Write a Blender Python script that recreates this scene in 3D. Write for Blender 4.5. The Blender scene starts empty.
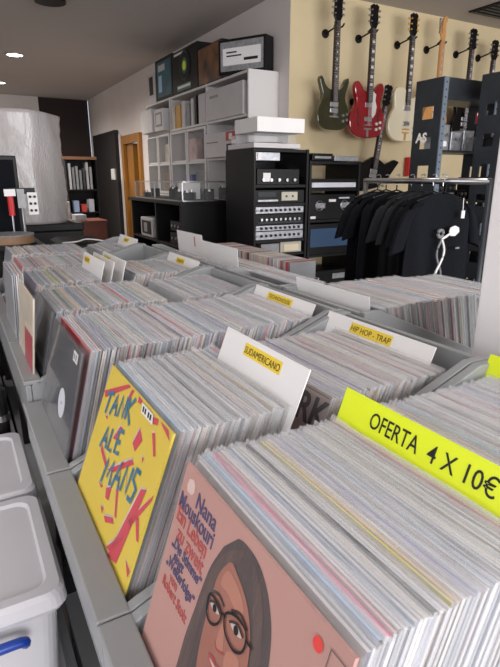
import bpy, math, random
from mathutils import Matrix, Vector
rnd = random.Random(7)
SC = bpy.context.scene
COL = SC.collection
CH = 1.35                     # camera height
PI = math.pi
R = math.radians

# ---------------------------------------------------------------- materials
def mat(name, col, rough=0.6, metal=0.0, var=0.0, scale=8.0, bump=0.0, bscale=60.0, spec=0.5, rand=0.0,
        stretch=None, trans=0.0, emit=None, es=0.0, coat=0.0, col2=None):
    m = bpy.data.materials.new(name); m.use_nodes = True
    nt = m.node_tree; b = nt.nodes['Principled BSDF']
    b.inputs['Roughness'].default_value = rough; b.inputs['Metallic'].default_value = metal
    b.inputs['Specular IOR Level'].default_value = spec
    b.inputs['Transmission Weight'].default_value = trans
    b.inputs['Coat Weight'].default_value = coat
    c = (col[0], col[1], col[2], 1)
    b.inputs['Base Color'].default_value = c
    if emit:
        b.inputs['Emission Color'].default_value = (*emit, 1); b.inputs['Emission Strength'].default_value = es
    tc = nt.nodes.new('ShaderNodeTexCoord'); src = tc.outputs['Object']
    if stretch:
        mp = nt.nodes.new('ShaderNodeMapping'); mp.inputs['Scale'].default_value = stretch
        nt.links.new(src, mp.inputs['Vector']); src = mp.outputs['Vector']
    if var or rand or col2:
        n = nt.nodes.new('ShaderNodeTexNoise'); n.inputs['Scale'].default_value = scale; n.inputs['Detail'].default_value = 4
        nt.links.new(src, n.inputs['Vector'])
        mix = nt.nodes.new('ShaderNodeMix'); mix.data_type = 'RGBA'
        d = col2 if col2 else tuple(max(0, x*(1-var)) for x in col)
        e = col if col2 else tuple(min(1, x*(1+var*.6)) for x in col)
        mix.inputs[6].default_value = (*d, 1); mix.inputs[7].default_value = (*e, 1)
        rp = nt.nodes.new('ShaderNodeMapRange'); rp.inputs[1].default_value = .3; rp.inputs[2].default_value = .7
        nt.links.new(n.outputs['Fac'], rp.inputs[0]); nt.links.new(rp.outputs[0], mix.inputs[0])
        out = mix.outputs[2]
        if rand:
            oi = nt.nodes.new('ShaderNodeObjectInfo'); hv = nt.nodes.new('ShaderNodeHueSaturation')
            mr = nt.nodes.new('ShaderNodeMapRange'); mr.inputs[3].default_value = 1-rand; mr.inputs[4].default_value = 1+rand*.6
            nt.links.new(oi.outputs['Random'], mr.inputs[0]); nt.links.new(mr.outputs[0], hv.inputs['Value'])
            nt.links.new(out, hv.inputs['Color']); out = hv.outputs['Color']
        nt.links.new(out, b.inputs['Base Color'])
    if bump:
        n2 = nt.nodes.new('ShaderNodeTexNoise'); n2.inputs['Scale'].default_value = bscale; n2.inputs['Detail'].default_value = 3
        nt.links.new(src, n2.inputs['Vector'])
        bp = nt.nodes.new('ShaderNodeBump'); bp.inputs['Strength'].default_value = bump; bp.inputs['Distance'].default_value = .01
        nt.links.new(n2.outputs['Fac'], bp.inputs['Height']); nt.links.new(bp.outputs['Normal'], b.inputs['Normal'])
    return m

def plastic(name, fac, tint, rough, bump=.2):
    m = bpy.data.materials.new(name); m.use_nodes = True
    nt = m.node_tree; b = nt.nodes['Principled BSDF']; o = nt.nodes['Material Output']
    b.inputs['Base Color'].default_value = (*tint, 1); b.inputs['Roughness'].default_value = rough
    t = nt.nodes.new('ShaderNodeBsdfTransparent'); mx = nt.nodes.new('ShaderNodeMixShader')
    tc = nt.nodes.new('ShaderNodeTexCoord'); n = nt.nodes.new('ShaderNodeTexNoise'); n.inputs['Scale'].default_value = 14
    mr = nt.nodes.new('ShaderNodeMapRange'); mr.inputs[3].default_value = fac*.6; mr.inputs[4].default_value = min(1, fac*1.4)
    bp = nt.nodes.new('ShaderNodeBump'); bp.inputs['Strength'].default_value = bump; bp.inputs['Distance'].default_value = .004
    nt.links.new(tc.outputs['Object'], n.inputs['Vector']); nt.links.new(n.outputs['Fac'], mr.inputs[0])
    nt.links.new(n.outputs['Fac'], bp.inputs['Height']); nt.links.new(bp.outputs['Normal'], b.inputs['Normal'])
    nt.links.new(mr.outputs[0], mx.inputs[0]); nt.links.new(t.outputs[0], mx.inputs[1]); nt.links.new(b.outputs[0], mx.inputs[2])
    nt.links.new(mx.outputs[0], o.inputs['Surface'])
    return m

M = {}
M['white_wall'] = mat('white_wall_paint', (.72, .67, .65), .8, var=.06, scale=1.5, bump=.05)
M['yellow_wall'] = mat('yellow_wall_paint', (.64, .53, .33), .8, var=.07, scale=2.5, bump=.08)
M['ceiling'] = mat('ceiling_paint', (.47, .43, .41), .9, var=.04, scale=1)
M['floor'] = mat('floor_tiles', (.20, .18, .16), .45, var=.3, scale=3)
M['brown_wall'] = mat('brown_wall_paint', (.14, .11, .09), .8)
M['dark_wall'] = mat('recess_shade_brown', (.018, .008, .007), .7)  # darkness of the back recess put into a flat colour
M['pillar'] = mat('pillar_paint', (.74, .71, .72), .7, var=.02, scale=2)
M['orange'] = mat('orange_wood_stain', (.36, .15, .02), .4, var=.2, scale=6, stretch=(1, 1, .2))
M['blue_grey'] = mat('blue_grey_paint', (.05, .055, .075), .6)
M['black_door'] = mat('black_door_paint', (.012, .011, .012), .35)
M['crate'] = mat('grey_crate_laminate', (.30, .31, .32), .38, var=.06, scale=5, bump=.03)
M['crate_in'] = mat('grey_crate_inner', (.24, .25, .255), .6)
M['dark'] = mat('black_plastic', (.006, .006, .0065), .45, var=.3, scale=20, spec=.3)
M['dark2'] = mat('black_lacquer', (.007, .007, .008), .5, spec=.3)
M['fabric'] = mat('black_fabric', (.006, .007, .010), .9, spec=.15, bump=.3, bscale=90)
M['gfabric'] = mat('charcoal_fabric', (.022, .022, .025), .9, spec=.2, bump=.3, bscale=90)
M['metal'] = mat('steel', (.5, .5, .52), .3, 1.0)
M['silver'] = mat('silver_panel', (.42, .43, .46), .35, .6, var=.25, scale=30)
M['rackmetal'] = mat('dark_blue_grey_steel', (.026, .031, .038), .45, .3, var=.2, scale=10)
M['railmetal'] = mat('light_blue_grey_steel', (.17, .21, .26), .4, .4)
M['wplastic'] = mat('milky_white_plastic', (.58, .575, .61), .32, var=.03, scale=4)
M['blue'] = mat('blue_plastic', (.012, .05, .33), .35)
M['wcard'] = mat('white_card', (.80, .79, .79), .45, var=.03, scale=6)
M['wshelf'] = mat('white_shelf_laminate', (.66, .64, .64), .5)
M['wbox'] = mat('white_cardboard', (.58, .56, .57), .6, var=.06, scale=5)
M['ylabel'] = mat('yellow_label', (.85, .62, .06), .4)
M['neon'] = mat('neon_yellow_green_paper', (.74, .86, .02), .35)
M['ink'] = mat('black_ink', (.006, .006, .008), .6)
M['beige'] = mat('beige_plastic', (.55, .52, .44), .5)
M['wood'] = mat('brown_wood', (.22, .10, .045), .5, var=.25, scale=6, stretch=(1, 8, 8))
M['redwood'] = mat('reddish_brown_wood', (.17, .045, .025), .5, var=.2, scale=5)
M['maple'] = mat('maple_wood', (.60, .30, .10), .35, var=.15, scale=10, stretch=(8, 8, 1))
M['red'] = mat('red_plastic', (.55, .015, .02), .35)
M['screen'] = mat('blue_screen_film', (.05, .09, .17), .2)
M['glass'] = plastic('clear_glass', .06, (.75, .8, .82), .05, .0)
M['haze'] = plastic('milky_sleeve_plastic', .22, (.86, .87, .90), .28)
M['clear'] = plastic('clear_sleeve_plastic', .05, (.9, .9, .92), .2, .0)
M['bubble'] = mat('bubble_wrap', (.50, .47, .47), .22, var=.12, scale=5, bump=.6, bscale=70, stretch=(1, 1, .35), coat=.3)
M['bag'] = mat('black_bin_liner', (.018, .017, .018), .3, bump=.8, bscale=12)
M['lamp'] = mat('lamp_diffuser', (1, 1, 1), .5, emit=(1, .96, .9), es=14)
M['green_g'] = mat('olive_green_burst', (.022, .024, .004), .12, coat=1, var=.5, scale=5)
M['red_g'] = mat('cherry_red_lacquer', (.30, .006, .014), .12, coat=1, var=.25, scale=4)
M['white_g'] = mat('cream_white_lacquer', (.78, .70, .52), .15, coat=.8)
M['black_g'] = mat('black_guitar_lacquer', (.006, .005, .006), .2, spec=.3)
M['rosewood'] = mat('rosewood', (.030, .016, .012), .45)
M['pearl'] = mat('pearl_inlay', (.75, .74, .70), .25)
M['teal_art'] = mat('teal_print', (.02, .16, .20), .35, col2=(.01, .05, .09), scale=7)
M['tan'] = mat('tan_drum_wood', (.24, .14, .075), .5)
M['orange_art'] = mat('dark_orange_photo_print', (.30, .13, .05), .4, col2=(.02, .012, .01), scale=6)
M['green_lbl'] = mat('green_label', (.03, .16, .08), .4)
M['ochre'] = mat('ochre_spine', (.55, .30, .05), .5)

# record colours: name -> (cover, opening edge)
PAL = {
 'white':      ((.70, .69, .70), (.78, .77, .78)),
 'cream':      ((.62, .55, .45), (.74, .69, .60)),
 'light grey': ((.46, .47, .50), (.60, .61, .64)),
 'grey':       ((.26, .27, .29), (.40, .41, .44)),
 'pale blue':  ((.35, .45, .58), (.48, .58, .70)),
 'blue-grey':  ((.16, .20, .28), (.28, .32, .40)),
 'pale pink':  ((.70, .48, .47), (.78, .62, .61)),
 'pink':       ((.75, .22, .33), (.80, .32, .42)),
 'red':        ((.48, .04, .06), (.52, .10, .12)),
 'brown':      ((.22, .13, .09), (.36, .26, .21)),
 'black':      ((.02, .02, .024), (.05, .05, .055)),
 'peach':      ((.75, .45, .25), (.80, .58, .42)),
 'lavender':   ((.42, .38, .52), (.56, .53, .66)),
 'yellow':     ((.70, .62, .12), (.76, .72, .30)),
 'green':      ((.12, .26, .19), (.28, .42, .36)),
}
def sat(c, f, g):
    m_ = sum(c)/3; return tuple(max(.01, min(1, (m_+(x-m_)*f)*g)) for x in c)
for k, (a, b) in PAL.items():
    b = sat(b, 1.9, 1.03)
    M['c_'+k] = mat('cover_'+k.replace(' ', '_').replace('-', '_'), a, .45, rand=.25, col2=tuple(min(1, x*.55+.05) for x in a), scale=12)
    M['e_'+k] = mat('edge_'+k.replace(' ', '_').replace('-', '_'), b, .7, rand=.12, var=.05, scale=20)
COMMON = ['white']*6+['cream']*4+['light grey']*6+['grey']*3+['pale blue']*3+['blue-grey']*3+['pale pink']*3+['lavender', 'black']+['brown', 'black', 'black', 'lavender', 'peach', 'green', 'red']

# ---------------------------------------------------------------- mesh builder
class MB:
    def __init__(s): s.v = []; s.f = []; s.m = []; s.mats = []
    def mi(s, m):
        if isinstance(m, str): m = M[m]
        if m not in s.mats: s.mats.append(m)
        return s.mats.index(m)
    def add(s, vs, fs, m, T=None):
        k = len(s.v); i = s.mi(m)
        for p in vs:
            p = Vector(p); s.v.append(tuple(T @ p) if T else tuple(p))
        for f in fs: s.f.append([k+j for j in f]); s.m.append(i)
        return s
    def box(s, x0, x1, y0, y1, z0, z1, m, T=None):
        vs = [(x0,y0,z0),(x1,y0,z0),(x1,y1,z0),(x0,y1,z0),(x0,y0,z1),(x1,y0,z1),(x1,y1,z1),(x0,y1,z1)]
        return s.add(vs, [(0,3,2,1),(4,5,6,7),(0,1,5,4),(1,2,6,5),(2,3,7,6),(3,0,4,7)], m, T)
    def prism(s, poly, y0, y1, m, T=None):        # poly in x,z extruded along y
        n = len(poly)
        vs = [(x, y0, z) for x, z in poly]+[(x, y1, z) for x, z in poly]
        fs = [tuple(range(n)), tuple(range(2*n-1, n-1, -1))]+[(i, i+n, (i+1) % n+n, (i+1) % n) for i in range(n)]
        return s.add(vs, fs, m, T)
    def flat(s, pts, m, T=None): return s.add(pts, [tuple(range(len(pts)))], m, T)
    def tube(s, pts, r, m, n=8, T=None, closed=False, radii=None):
        pts = [Vector(p) for p in pts]; N = len(pts); vs = []
        up = Vector((0, 0, 1))
        for i, p in enumerate(pts):
            a = pts[(i-1) % N] if (closed or i > 0) else p; b = pts[(i+1) % N] if (closed or i < N-1) else p
            d = (b-a).normalized()
            u = d.cross(up if abs(d.z) < .95 else Vector((1, 0, 0))).normalized(); w = d.cross(u)
            rr = radii[i] if radii else r
            for k in range(n):
                t = 2*PI*k/n; vs.append(p+u*math.cos(t)*rr+w*math.sin(t)*rr)
        fs = []
        for i in range(N if closed else N-1):
            for k in range(n):
                fs.append((i*n+k, i*n+(k+1) % n, ((i+1) % N)*n+(k+1) % n, ((i+1) % N)*n+k))
        if not closed: fs += [tuple(range(n-1, -1, -1)), tuple((N-1)*n+k for k in range(n))]
        return s.add(vs, fs, m, T)
    def cyl(s, c, r, h, m, n=24, T=None, axis='z', r2=None):
        r2 = r if r2 is None else r2
        def P(t, rr, q):
            a, b = rr*math.cos(t), rr*math.sin(t)
            if axis == 'z': return (c[0]+a, c[1]+b, c[2]+q)
            if axis == 'y': return (c[0]+a, c[1]+q, c[2]+b)
            return (c[0]+q, c[1]+a, c[2]+b)
        vs = [P(2*PI*k/n, r, 0) for k in range(n)]+[P(2*PI*k/n, r2, h) for k in range(n)]
        fs = [tuple(range(n-1, -1, -1)), tuple(range(n, 2*n))]+[(k, (k+1) % n, (k+1) % n+n, k+n) for k in range(n)]
        return s.add(vs, fs, m, T)
    def rings(s, rings, m, T=None, cap=True):
        n = len(rings[0]); vs = [p for r in rings for p in r]
        fs = [(i*n+k, i*n+(k+1) % n, (i+1)*n+(k+1) % n, (i+1)*n+k) for i in range(len(rings)-1) for k in range(n)]
        if cap: fs += [tuple(range(n-1, -1, -1)), tuple(len(vs)-n+k for k in range(n))]
        return s.add(vs, fs, m, T)
    def text(s, body, size, m, T, shear=0, bold=0, align='LEFT', depth=.0003, xs=1.0):
        cu = bpy.data.curves.new('lettering', 'FONT'); cu.body = body; cu.size = size; cu.shear = shear; cu.offset = bold
        cu.align_x = align; cu.resolution_u = 3; cu.extrude = depth
        o = bpy.data.objects.new('lettering', cu); COL.objects.link(o)
        dg = bpy.context.evaluated_depsgraph_get(); me = o.evaluated_get(dg).to_mesh()
        vs = [Vector((v.co.x*xs, v.co.y, v.co.z)) for v in me.vertices]; fs = [tuple(p.vertices) for p in me.polygons]
        o.evaluated_get(dg).to_mesh_clear(); bpy.data.objects.remove(o); bpy.data.curves.remove(cu)
        return s.add(vs, fs, m, T)
    def mesh(s, name):
        me = bpy.data.meshes.new(name); me.from_pydata(s.v, [], s.f)
        for m in s.mats: me.materials.append(m)
        for p, i in zip(me.polygons, s.m): p.material_index = i
        me.update(); return me
    def build(s, name, parent=None, smooth=False, bevel=0, recalc=True):
        me = s.mesh(name)
        if recalc:
            import bmesh
            bm = bmesh.new(); bm.from_mesh(me); bmesh.ops.recalc_face_normals(bm, faces=bm.faces); bm.to_mesh(me); bm.free()
        if smooth:
            for p in me.polygons: p.use_smooth = True
        o = bpy.data.objects.new(name, me); COL.objects.link(o)
        if parent: o.parent = parent
        if bevel:
            b = o.modifiers.new('bevel', 'BEVEL'); b.width = bevel; b.segments = 2; b.limit_method = 'ANGLE'
        return o

def tag(o, label, cat, group=None, kind=None):
    o['label'] = label; o['category'] = cat
    if group: o['group'] = group
    if kind: o['kind'] = kind
    return o
def thing(name, label, cat, loc=(0, 0, 0), rz=0, group=None, rot=None):
    o = bpy.data.objects.new(name, None); COL.objects.link(o); o.empty_display_size = .05
    o.location = loc; o.rotation_euler = rot or (0, 0, rz)
    return tag(o, label, cat, group)
def struct(o, label=None):
    o['kind'] = 'structure'
    return o
def place(o, loc, rot=(0, 0, 0)):
    o.location = loc; o.rotation_euler = rot; return o
def copy_tree(root):
    def rec(o, par):
        c = o.copy(); COL.objects.link(c); c.parent = par
        for ch in list(o.children): rec(ch, c)
        return c
    return rec(root, None)

# ---------------------------------------------------------------- room shell
CEIL = CH+1.47
struct(MB().box(-3.6, 6.6, -3.1, 11.4, -.1, 0, 'floor').build('floor'))
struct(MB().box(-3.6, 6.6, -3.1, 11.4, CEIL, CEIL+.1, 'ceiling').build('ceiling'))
struct(MB().box(2.6, 2.72, 4.0, 7.98, 0, CEIL, 'white_wall').box(2.6, 2.72, 7.98, 8.9, CH+.62, CEIL, 'white_wall').box(2.6, 2.72, 8.9, 11.2, 0, CEIL, 'white_wall').build('wall_white'))
struct(MB().box(2.725, 6.5, 4.0, 4.12, 0, CEIL, 'yellow_wall').add([(2.6,3.999,0),(2.73,3.999,0),(2.73,3.999,CEIL),(2.6,3.999,CEIL)], [(0,1,2,3)], 'yellow_wall').build('wall_yellow'))
struct(MB().box(-3.5, 1.68, 11.2, 11.3, 0, CEIL, 'white_wall').build('wall_back'))
struct(MB().box(1.68, 2.6, 11.25, 11.35, 0, CEIL, 'dark_wall').build('rear_recess_panel'))  # dark panel in place of a shaded opening in the back wall
wl = MB().box(-3.6, -3.5, 1.6, 11.2, 0, CEIL, 'white_wall').box(-3.6, -3.5, -3, -2.6, 0, CEIL, 'white_wall').box(-3.6, -3.5, -2.6, 1.6, 0, .5, 'white_wall').box(-3.6, -3.5, -2.6, 1.6, 2.6, CEIL, 'white_wall')
struct(wl.build('wall_left'))
w = MB()
for y in (-2.6, -.54, 1.52): w.box(-3.58, -3.52, y, y+.08, .5, 2.6, 'metal')
w.box(-3.58, -3.52, -2.6, 1.6, .5, .56, 'metal').box(-3.58, -3.52, -2.6, 1.6, 2.54, 2.6, 'metal')
struct(w.build('added_side_window'))  # unseen window, added to light the pillar side and cover fronts
struct(MB().box(6.5, 6.6, -3, 4.1, 0, CEIL, 'brown_wall').build('wall_right'))
wf = MB()
wf.box(-3.5, -1.2, -3.1, -3, 0, CEIL, 'white_wall').box(5.8, 6.5, -3.1, -3, 0, CEIL, 'white_wall')
wf.box(-1.2, 5.8, -3.1, -3, 0, .5, 'white_wall').box(-1.2, 5.8, -3.1, -3, 2.6, CEIL, 'white_wall')
struct(wf.build('wall_front'))
w = MB()
for x in (-1.2, 1.1, 3.45, 5.72): w.box(x, x+.08, -3.08, -3.02, .5, 2.6, 'metal')
w.box(-1.2, 5.8, -3.08, -3.02, .5, .56, 'metal').box(-1.2, 5.8, -3.08, -3.02, 2.54, 2.6, 'metal')
struct(w.build('window_1'))
struct(MB().box(.926, 1.33, .30, .69, 0, CEIL, 'pillar').build('pillar_white', bevel=.004))
# room beyond the orange door, and doors
struct(MB().box(3.2, 3.3, 7.5, 9.3, 0, 2.3, 'blue_grey').build('wall_passage'))
d = MB(); d.box(2.55, 2.60, 8.80, 8.92, 0, CH+.655, 'orange').box(2.55, 2.60, 7.96, 8.06, 0, CH+.655, 'orange').box(2.55, 2.60, 8.06, 8.80, CH+.53, CH+.655, 'orange')
struct(d.build('trim_1'))
struct(MB().box(2.60, 3.15, 8.45, 8.78, 0, CH+.53, 'orange').build('door_2'))
dd = struct(MB().box(2.53, 2.595, 9.20, 10.75, 0, CH+.775, 'black_door').build('door_1'))
MB().box(2.51, 2.53, 9.30, 9.52, CH-.02, CH+.16, 'wcard').build('door_plate', dd)
struct(MB().box(2.57, 2.6, 9.04, 9.12, 0, CH+.7, 'white_wall').build('trim_2'))

# ceiling fixtures
def downlight(x, y, r, label):
    t = thing('ceiling_downlight', label, 'ceiling light', (x, y, CEIL), group='recessed ceiling downlights')
    m = MB(); pts = [(r*math.cos(a*PI/12), r*math.sin(a*PI/12), -.006) for a in range(24)]
    m.tube(pts, .012, 'metal', closed=True, n=6); m.build('trim_ring', t, smooth=True)
    MB().cyl((0, 0, -.012), r-.012, .008, 'lamp').build('diffuser', t)
    return t
downlight(.93, 7.64, .10, 'lit round ceiling downlight, the whole disc showing above the wrapped roll')
downlight(.93, 9.85, .09, 'lit round ceiling downlight cut off at the edge, farther back than the other')
for x, y, lb in ((-1.4, 6.2, 'aisle in front of the back wall'), (-.6, 1.2, 'white storage boxes'), (-.6, 3.6, 'black workbench'), (1.9, .8, 'white pillar'), (2.4, 2.6, 'steel rack frames')):  # out-of-view lamps, added to brighten record tops, ceiling and far wall
    downlight(x, y, .10, 'unseen added ceiling downlight above the '+lb)
t = thing('unlit_downlight', 'dark unlit round ceiling fitting at the top edge, in front of the lit downlights', 'ceiling light', (.97, 5.25, CEIL))
MB().cyl((0, 0, -.03), .13, .029, 'dark').build('housing', t)
t = thing('ceiling_vent', 'dark ceiling vent above the guitar wall', 'ceiling vent', (4.72, 3.55, CEIL))
v = MB(); v.box(-.34, .5, -.12, .2, -.012, 0, 'dark').build('vent_frame', t)
for i in range(5): MB().box(-.32, .48, -.10+i*.06, -.07+i*.06, -.02, -.012, 'rackmetal').build('vent_slat', t)

# ---------------------------------------------------------------- record browser crates
def zr(z): return CH+z
def crate(y0, y1, label, x0=.085, x1=.815, mirror=False, front=-.555, back=-.312, lip=.048, base=-.655):
    t = thing('record_crate', label, 'record crate', ((x0+x1)/2, (y0+y1)/2, zr(base)), group='grey record browser crates')
    cx, cy = (x0+x1)/2, (y0+y1)/2; w = (x1-x0); L = (y1-y0)
    s = -1 if mirror else 1
    def X(a): return s*(a-w/2)
    f, b = front-base, back-base
    th = .018
    MB().box(min(X(0), X(w)), max(X(0), X(w)), -L/2, L/2, 0, .012, 'crate_in').build('base_panel', t)
    a, c = sorted((X(0), X(.014)))
    MB().box(a, c, -L/2, L/2, .012, f-.012, 'crate').build('front_panel', t, bevel=.002)
    a, c = sorted((X(-.004), X(lip)))
    MB().box(a, c, -L/2, L/2, f-.012, f, 'crate').build('front_rail', t, bevel=.003)
    for k in (-1, 1):
        ya, yb = sorted((k*L/2, k*(L/2-th)))
        MB().prism([(X(.015), .013), (X(w), .013), (X(w), b), (X(w-.05), b), (X(lip+.01), f+.004), (X(.015), f-.014)], ya, yb, 'crate').build('side_panel', t, bevel=.002)
    a, c = sorted((X(w-.014), X(w)))
    MB().box(a, c, -L/2+th+.001, L/2-th-.001, .013, b-.004, 'crate').build('back_panel', t, bevel=.002)
    return t
rows = [(.188, .566), (.569, .975), (.982, 1.362), (1.370, 1.752), (1.760, 2.148), (2.156, 2.545), (2.553, 2.945)]
labs = ['grey record crate holding the woman-portrait record and the green price card',
        'grey record crate holding the yellow splatter-cover record',
        'grey record crate behind the dark record with the pale round label',
        'grey record crate with the small green cover near its middle',
        'grey record crate with three small white cards standing together',
        'grey record crate behind the three small white cards, half empty inside',
        'farthest grey record crate in the aisle row']
CX = {}
for i, ((a, b), l) in enumerate(zip(rows, labs)):
    crate(a, b, l, x0=.092 if i < 3 else .100, lip=.042 if i < 3 else .040, front=-.555 if i < 3 else -.502)
rows2 = [(.93, 1.30), (1.31, 1.68), (1.69, 2.50)]
labs2 = ['grey back-to-back crate beside the white pillar, under the brown-edged records',
         'grey back-to-back crate behind the blank white divider card',
         'long grey back-to-back crate under the tall blank white card']
for (a, b), l in zip(rows2, labs2): crate(a, b, l, x0=.835, x1=1.50, mirror=True)

# table under the crates
t = thing('display_table', 'black table carrying all the grey record crates', 'table', (.8, 1.7, 0))
MB().box(-.70, .72, -1.52, 1.28, zr(-.69), zr(-.656), 'dark2').build('table_top', t)
for x in (-.66, .66):
    for y in (-1.45, -.5, .4, 1.2): MB().box(x-.02, x+.02, y-.02, y+.02, 0, zr(-.691), 'dark').build('leg', t)
MB().box(-.69, .70, -1.5, 1.25, .30, .325, 'crate').build('lower_shelf', t)
MB().box(-.715, -.701, -1.5, 1.25, .27, .33, 'crate').build('shelf_rail', t)
t2 = tag(MB().tube([(.04, 1.62, 0), (.04, 1.62, zr(-.60))], .022, 'dark', n=12).tube([(.04, 1.62, zr(-.70)), (.04, 1.62, zr(-.68))], .025, 'metal', n=12).tube([(.04, 1.62, zr(-.76)), (.04, 1.62, zr(-.755))], .025, 'metal', n=12).build('black_post', smooth=False), 'black post with chrome rings in front of the crates near the white boxes', 'post')

# crumpled black bags on the lower shelf
def lumpy(cx, cy, cz, rx, ry, rz, m, name, label, cat, seed=0, amp=.12, n=20):
    r2 = random.Random(seed); ph = [r2.random()*6 for _ in range(6)]; rings = []
    for i in range(1, n):
        th = PI*i/n; ring = []
        for k in range(2*n):
            f = 2*PI*k/(2*n)
            q = 1+amp*(math.sin(3*f+ph[0]+2*th)+.6*math.sin(7*f+ph[1]+4*th)+.5*math.sin(11*th+ph[2]+3*f))
            z = -math.cos(th)*rz*(1+amp*.5*math.sin(5*f+ph[3]))
            ring.append((rx*math.sin(th)*math.cos(f)*q, ry*math.sin(th)*math.sin(f)*q, max(z, -rz*.96)))
        rings.append(ring)
    o = MB().rings(rings, m).build(name, smooth=True); place(o, (cx, cy, cz))
    return tag(o, label, cat)
lumpy(.30, 1.30, .325+.145, .16, .36, .15, 'bag', 'black_bin_bag', 'crumpled black plastic bag under the crate holding the dark record', 'bag', 3)
lumpy(.30, .58, .325+.135, .16, .28, .14, 'bag', 'black_bin_bag', 'crumpled black plastic bag under the crate holding the yellow cover', 'bag', 8)

# ---------------------------------------------------------------- records
W = .314; H = .314
def ubasis(t, layer=1):      # cover frame: u to the viewer's right, v down, from the top-left corner
    x = -t/2-.0004*layer
    return lambda u, v: (x, W/2-u*W, H-v*H)
def card_mesh(t, name='record_cover', warp=0.0):
    m = MB()
    n = 5; vs = []
    for side in (-1, 1):
        for i in range(n):
            for j in (0, 1):
                y = -W/2+W*i/(n-1); z = H*j
                vs.append((side*t/2+warp*math.sin(PI*i/(n-1))*(.4+.6*j), y, z))
    def id(s, i, j): return (s*n+i)*2+j
    for i in range(n-1):
        m_ = [(id(0,i,0), id(0,i+1,0), id(0,i+1,1), id(0,i,1)), (id(1,i,0), id(1,i,1), id(1,i+1,1), id(1,i+1,0))]
        for f in m_: m.f.append(list(f)); m.m.append(0)
        m.f.append([id(0,i,1), id(0,i+1,1), id(1,i+1,1), id(1,i,1)]); m.m.append(1)
        m.f.append([id(0,i,0), id(1,i,0), id(1,i+1,0), id(0,i+1,0)]); m.m.append(1)
    m.f.append([id(0,0,0), id(0,0,1), id(1,0,1), id(1,0,0)]); m.m.append(2)
    m.f.append([id(0,n-1,0), id(1,n-1,0), id(1,n-1,1), id(0,n-1,1)]); m.m.append(2)
    m.v = [tuple(v) for v in vs]
    m.mats = [M['c_white'], M['e_white'], M['c_white']]
    return m.mesh(name)
def sleeve_mesh(t, name='plastic_sleeve', warp=0.0, extra=.006, mt='haze'):
    m = MB(); n = 7; tt = t/2+.0005
    r2 = random.Random(int(t*1e6)+int(warp*1e5)); vs = []
    for side in (-1, 1):
        for i in range(n):
            for j in (0, 1):
                y = -W/2-.004+(W+.007)*i/(n-1)
                z = -.001 if j == 0 else H+extra+r2.uniform(-.0015, .0015)
                vs.append((side*(tt*(1 if (j == 0 or mt != 'haze') else .85))+warp*math.sin(PI*i/(n-1))*(.4+.6*j)+(r2.uniform(-.0006, .0006) if j else 0), y, z))
    def id(s, i, j): return (s*n+i)*2+j
    fs = []
    for i in range(n-1):
        fs += [(id(0,i,0), id(0,i+1,0), id(0,i+1,1), id(0,i,1)), (id(1,i,0), id(1,i,1), id(1,i+1,1), id(1,i+1,0)), (id(0,i,1), id(0,i+1,1), id(1,i+1,1), id(1,i,1))]
    fs += [(id(0,0,0), id(0,0,1), id(1,0,1), id(1,0,0)), (id(0,n-1,0), id(1,n-1,0), id(1,n-1,1), id(0,n-1,1))]
    m.add(vs, fs, mt)
    return m.mesh(name)
VAR = []
for k in range(10):
    t = [.0034, .0038, .0042, .0040, .0046, .0036, .0043, .0048, .0035, .0044][k]; wp = [0, .0006, -.0005, .0009, 0, -.0008, .0004, 0, .0007, -.0003][k]
    VAR.append((t, card_mesh(t, warp=wp), sleeve_mesh(t, warp=wp)))
def rec_pose(xt, yc, zt, lean):      # top centre point and lean in degrees
    a = R(lean); h = H
    return (xt-math.sin(a)*h, yc, zr(zt)-math.cos(a)*h), (0, a, 0)
def record(xt, yc, zt, lean, colour, spine, label, group, k=None, plastic_=True, yaw=0):
    t, cm, sm = VAR[rnd.randrange(10) if k is None else k]
    loc, rot = rec_pose(xt, yc, zt, lean)
    o = bpy.data.objects.new('record', cm); COL.objects.link(o)
    place(o, loc, (rot[0], rot[1], yaw)); tag(o, label, 'record', group)
    for i, mm in enumerate((M['c_'+colour], M['e_'+colour], M['c_'+spine])):
        o.material_slots[i].link = 'OBJECT'; o.material_slots[i].material = mm
    if plastic_:
        p = bpy.data.objects.new('plastic_sleeve', sm); COL.objects.link(p); p.parent = o
    return o
AN = lambda c: ('an ' if c[0] in 'aeiou' else 'a ')+c
NREC = [0]
def fill(x0, x1, yc, zt, lean0, lean1, pitch, where, seq=None, spines=None, bot=None):
    n = int(round((x1-x0)/pitch)); drift = 0
    for i in range(n):
        f = (i+.5)/n
        c = seq[i] if seq and i < len(seq) and seq[i] else rnd.choice(COMMON)
        sp = rnd.choice(spines) if spines else (c if rnd.random() < .55 else rnd.choice(['white', 'light grey', 'cream', 'grey', 'black', 'brown']))
        drift = max(-.006, min(.006, drift+rnd.uniform(-.003, .003)))
        record(x0+(x1-x0)*f, yc+drift*.6+rnd.uniform(-.002, .002), zt+rnd.uniform(-.003, .002)+(.004 if rnd.random() < .06 else 0),
               lean0+(lean1-lean0)*f, c, sp, c+'-edged sleeved record '+where, c+'-edged records '+where, yaw=R(rnd.uniform(-.25, .25)))
        NREC[0] += 1

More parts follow.
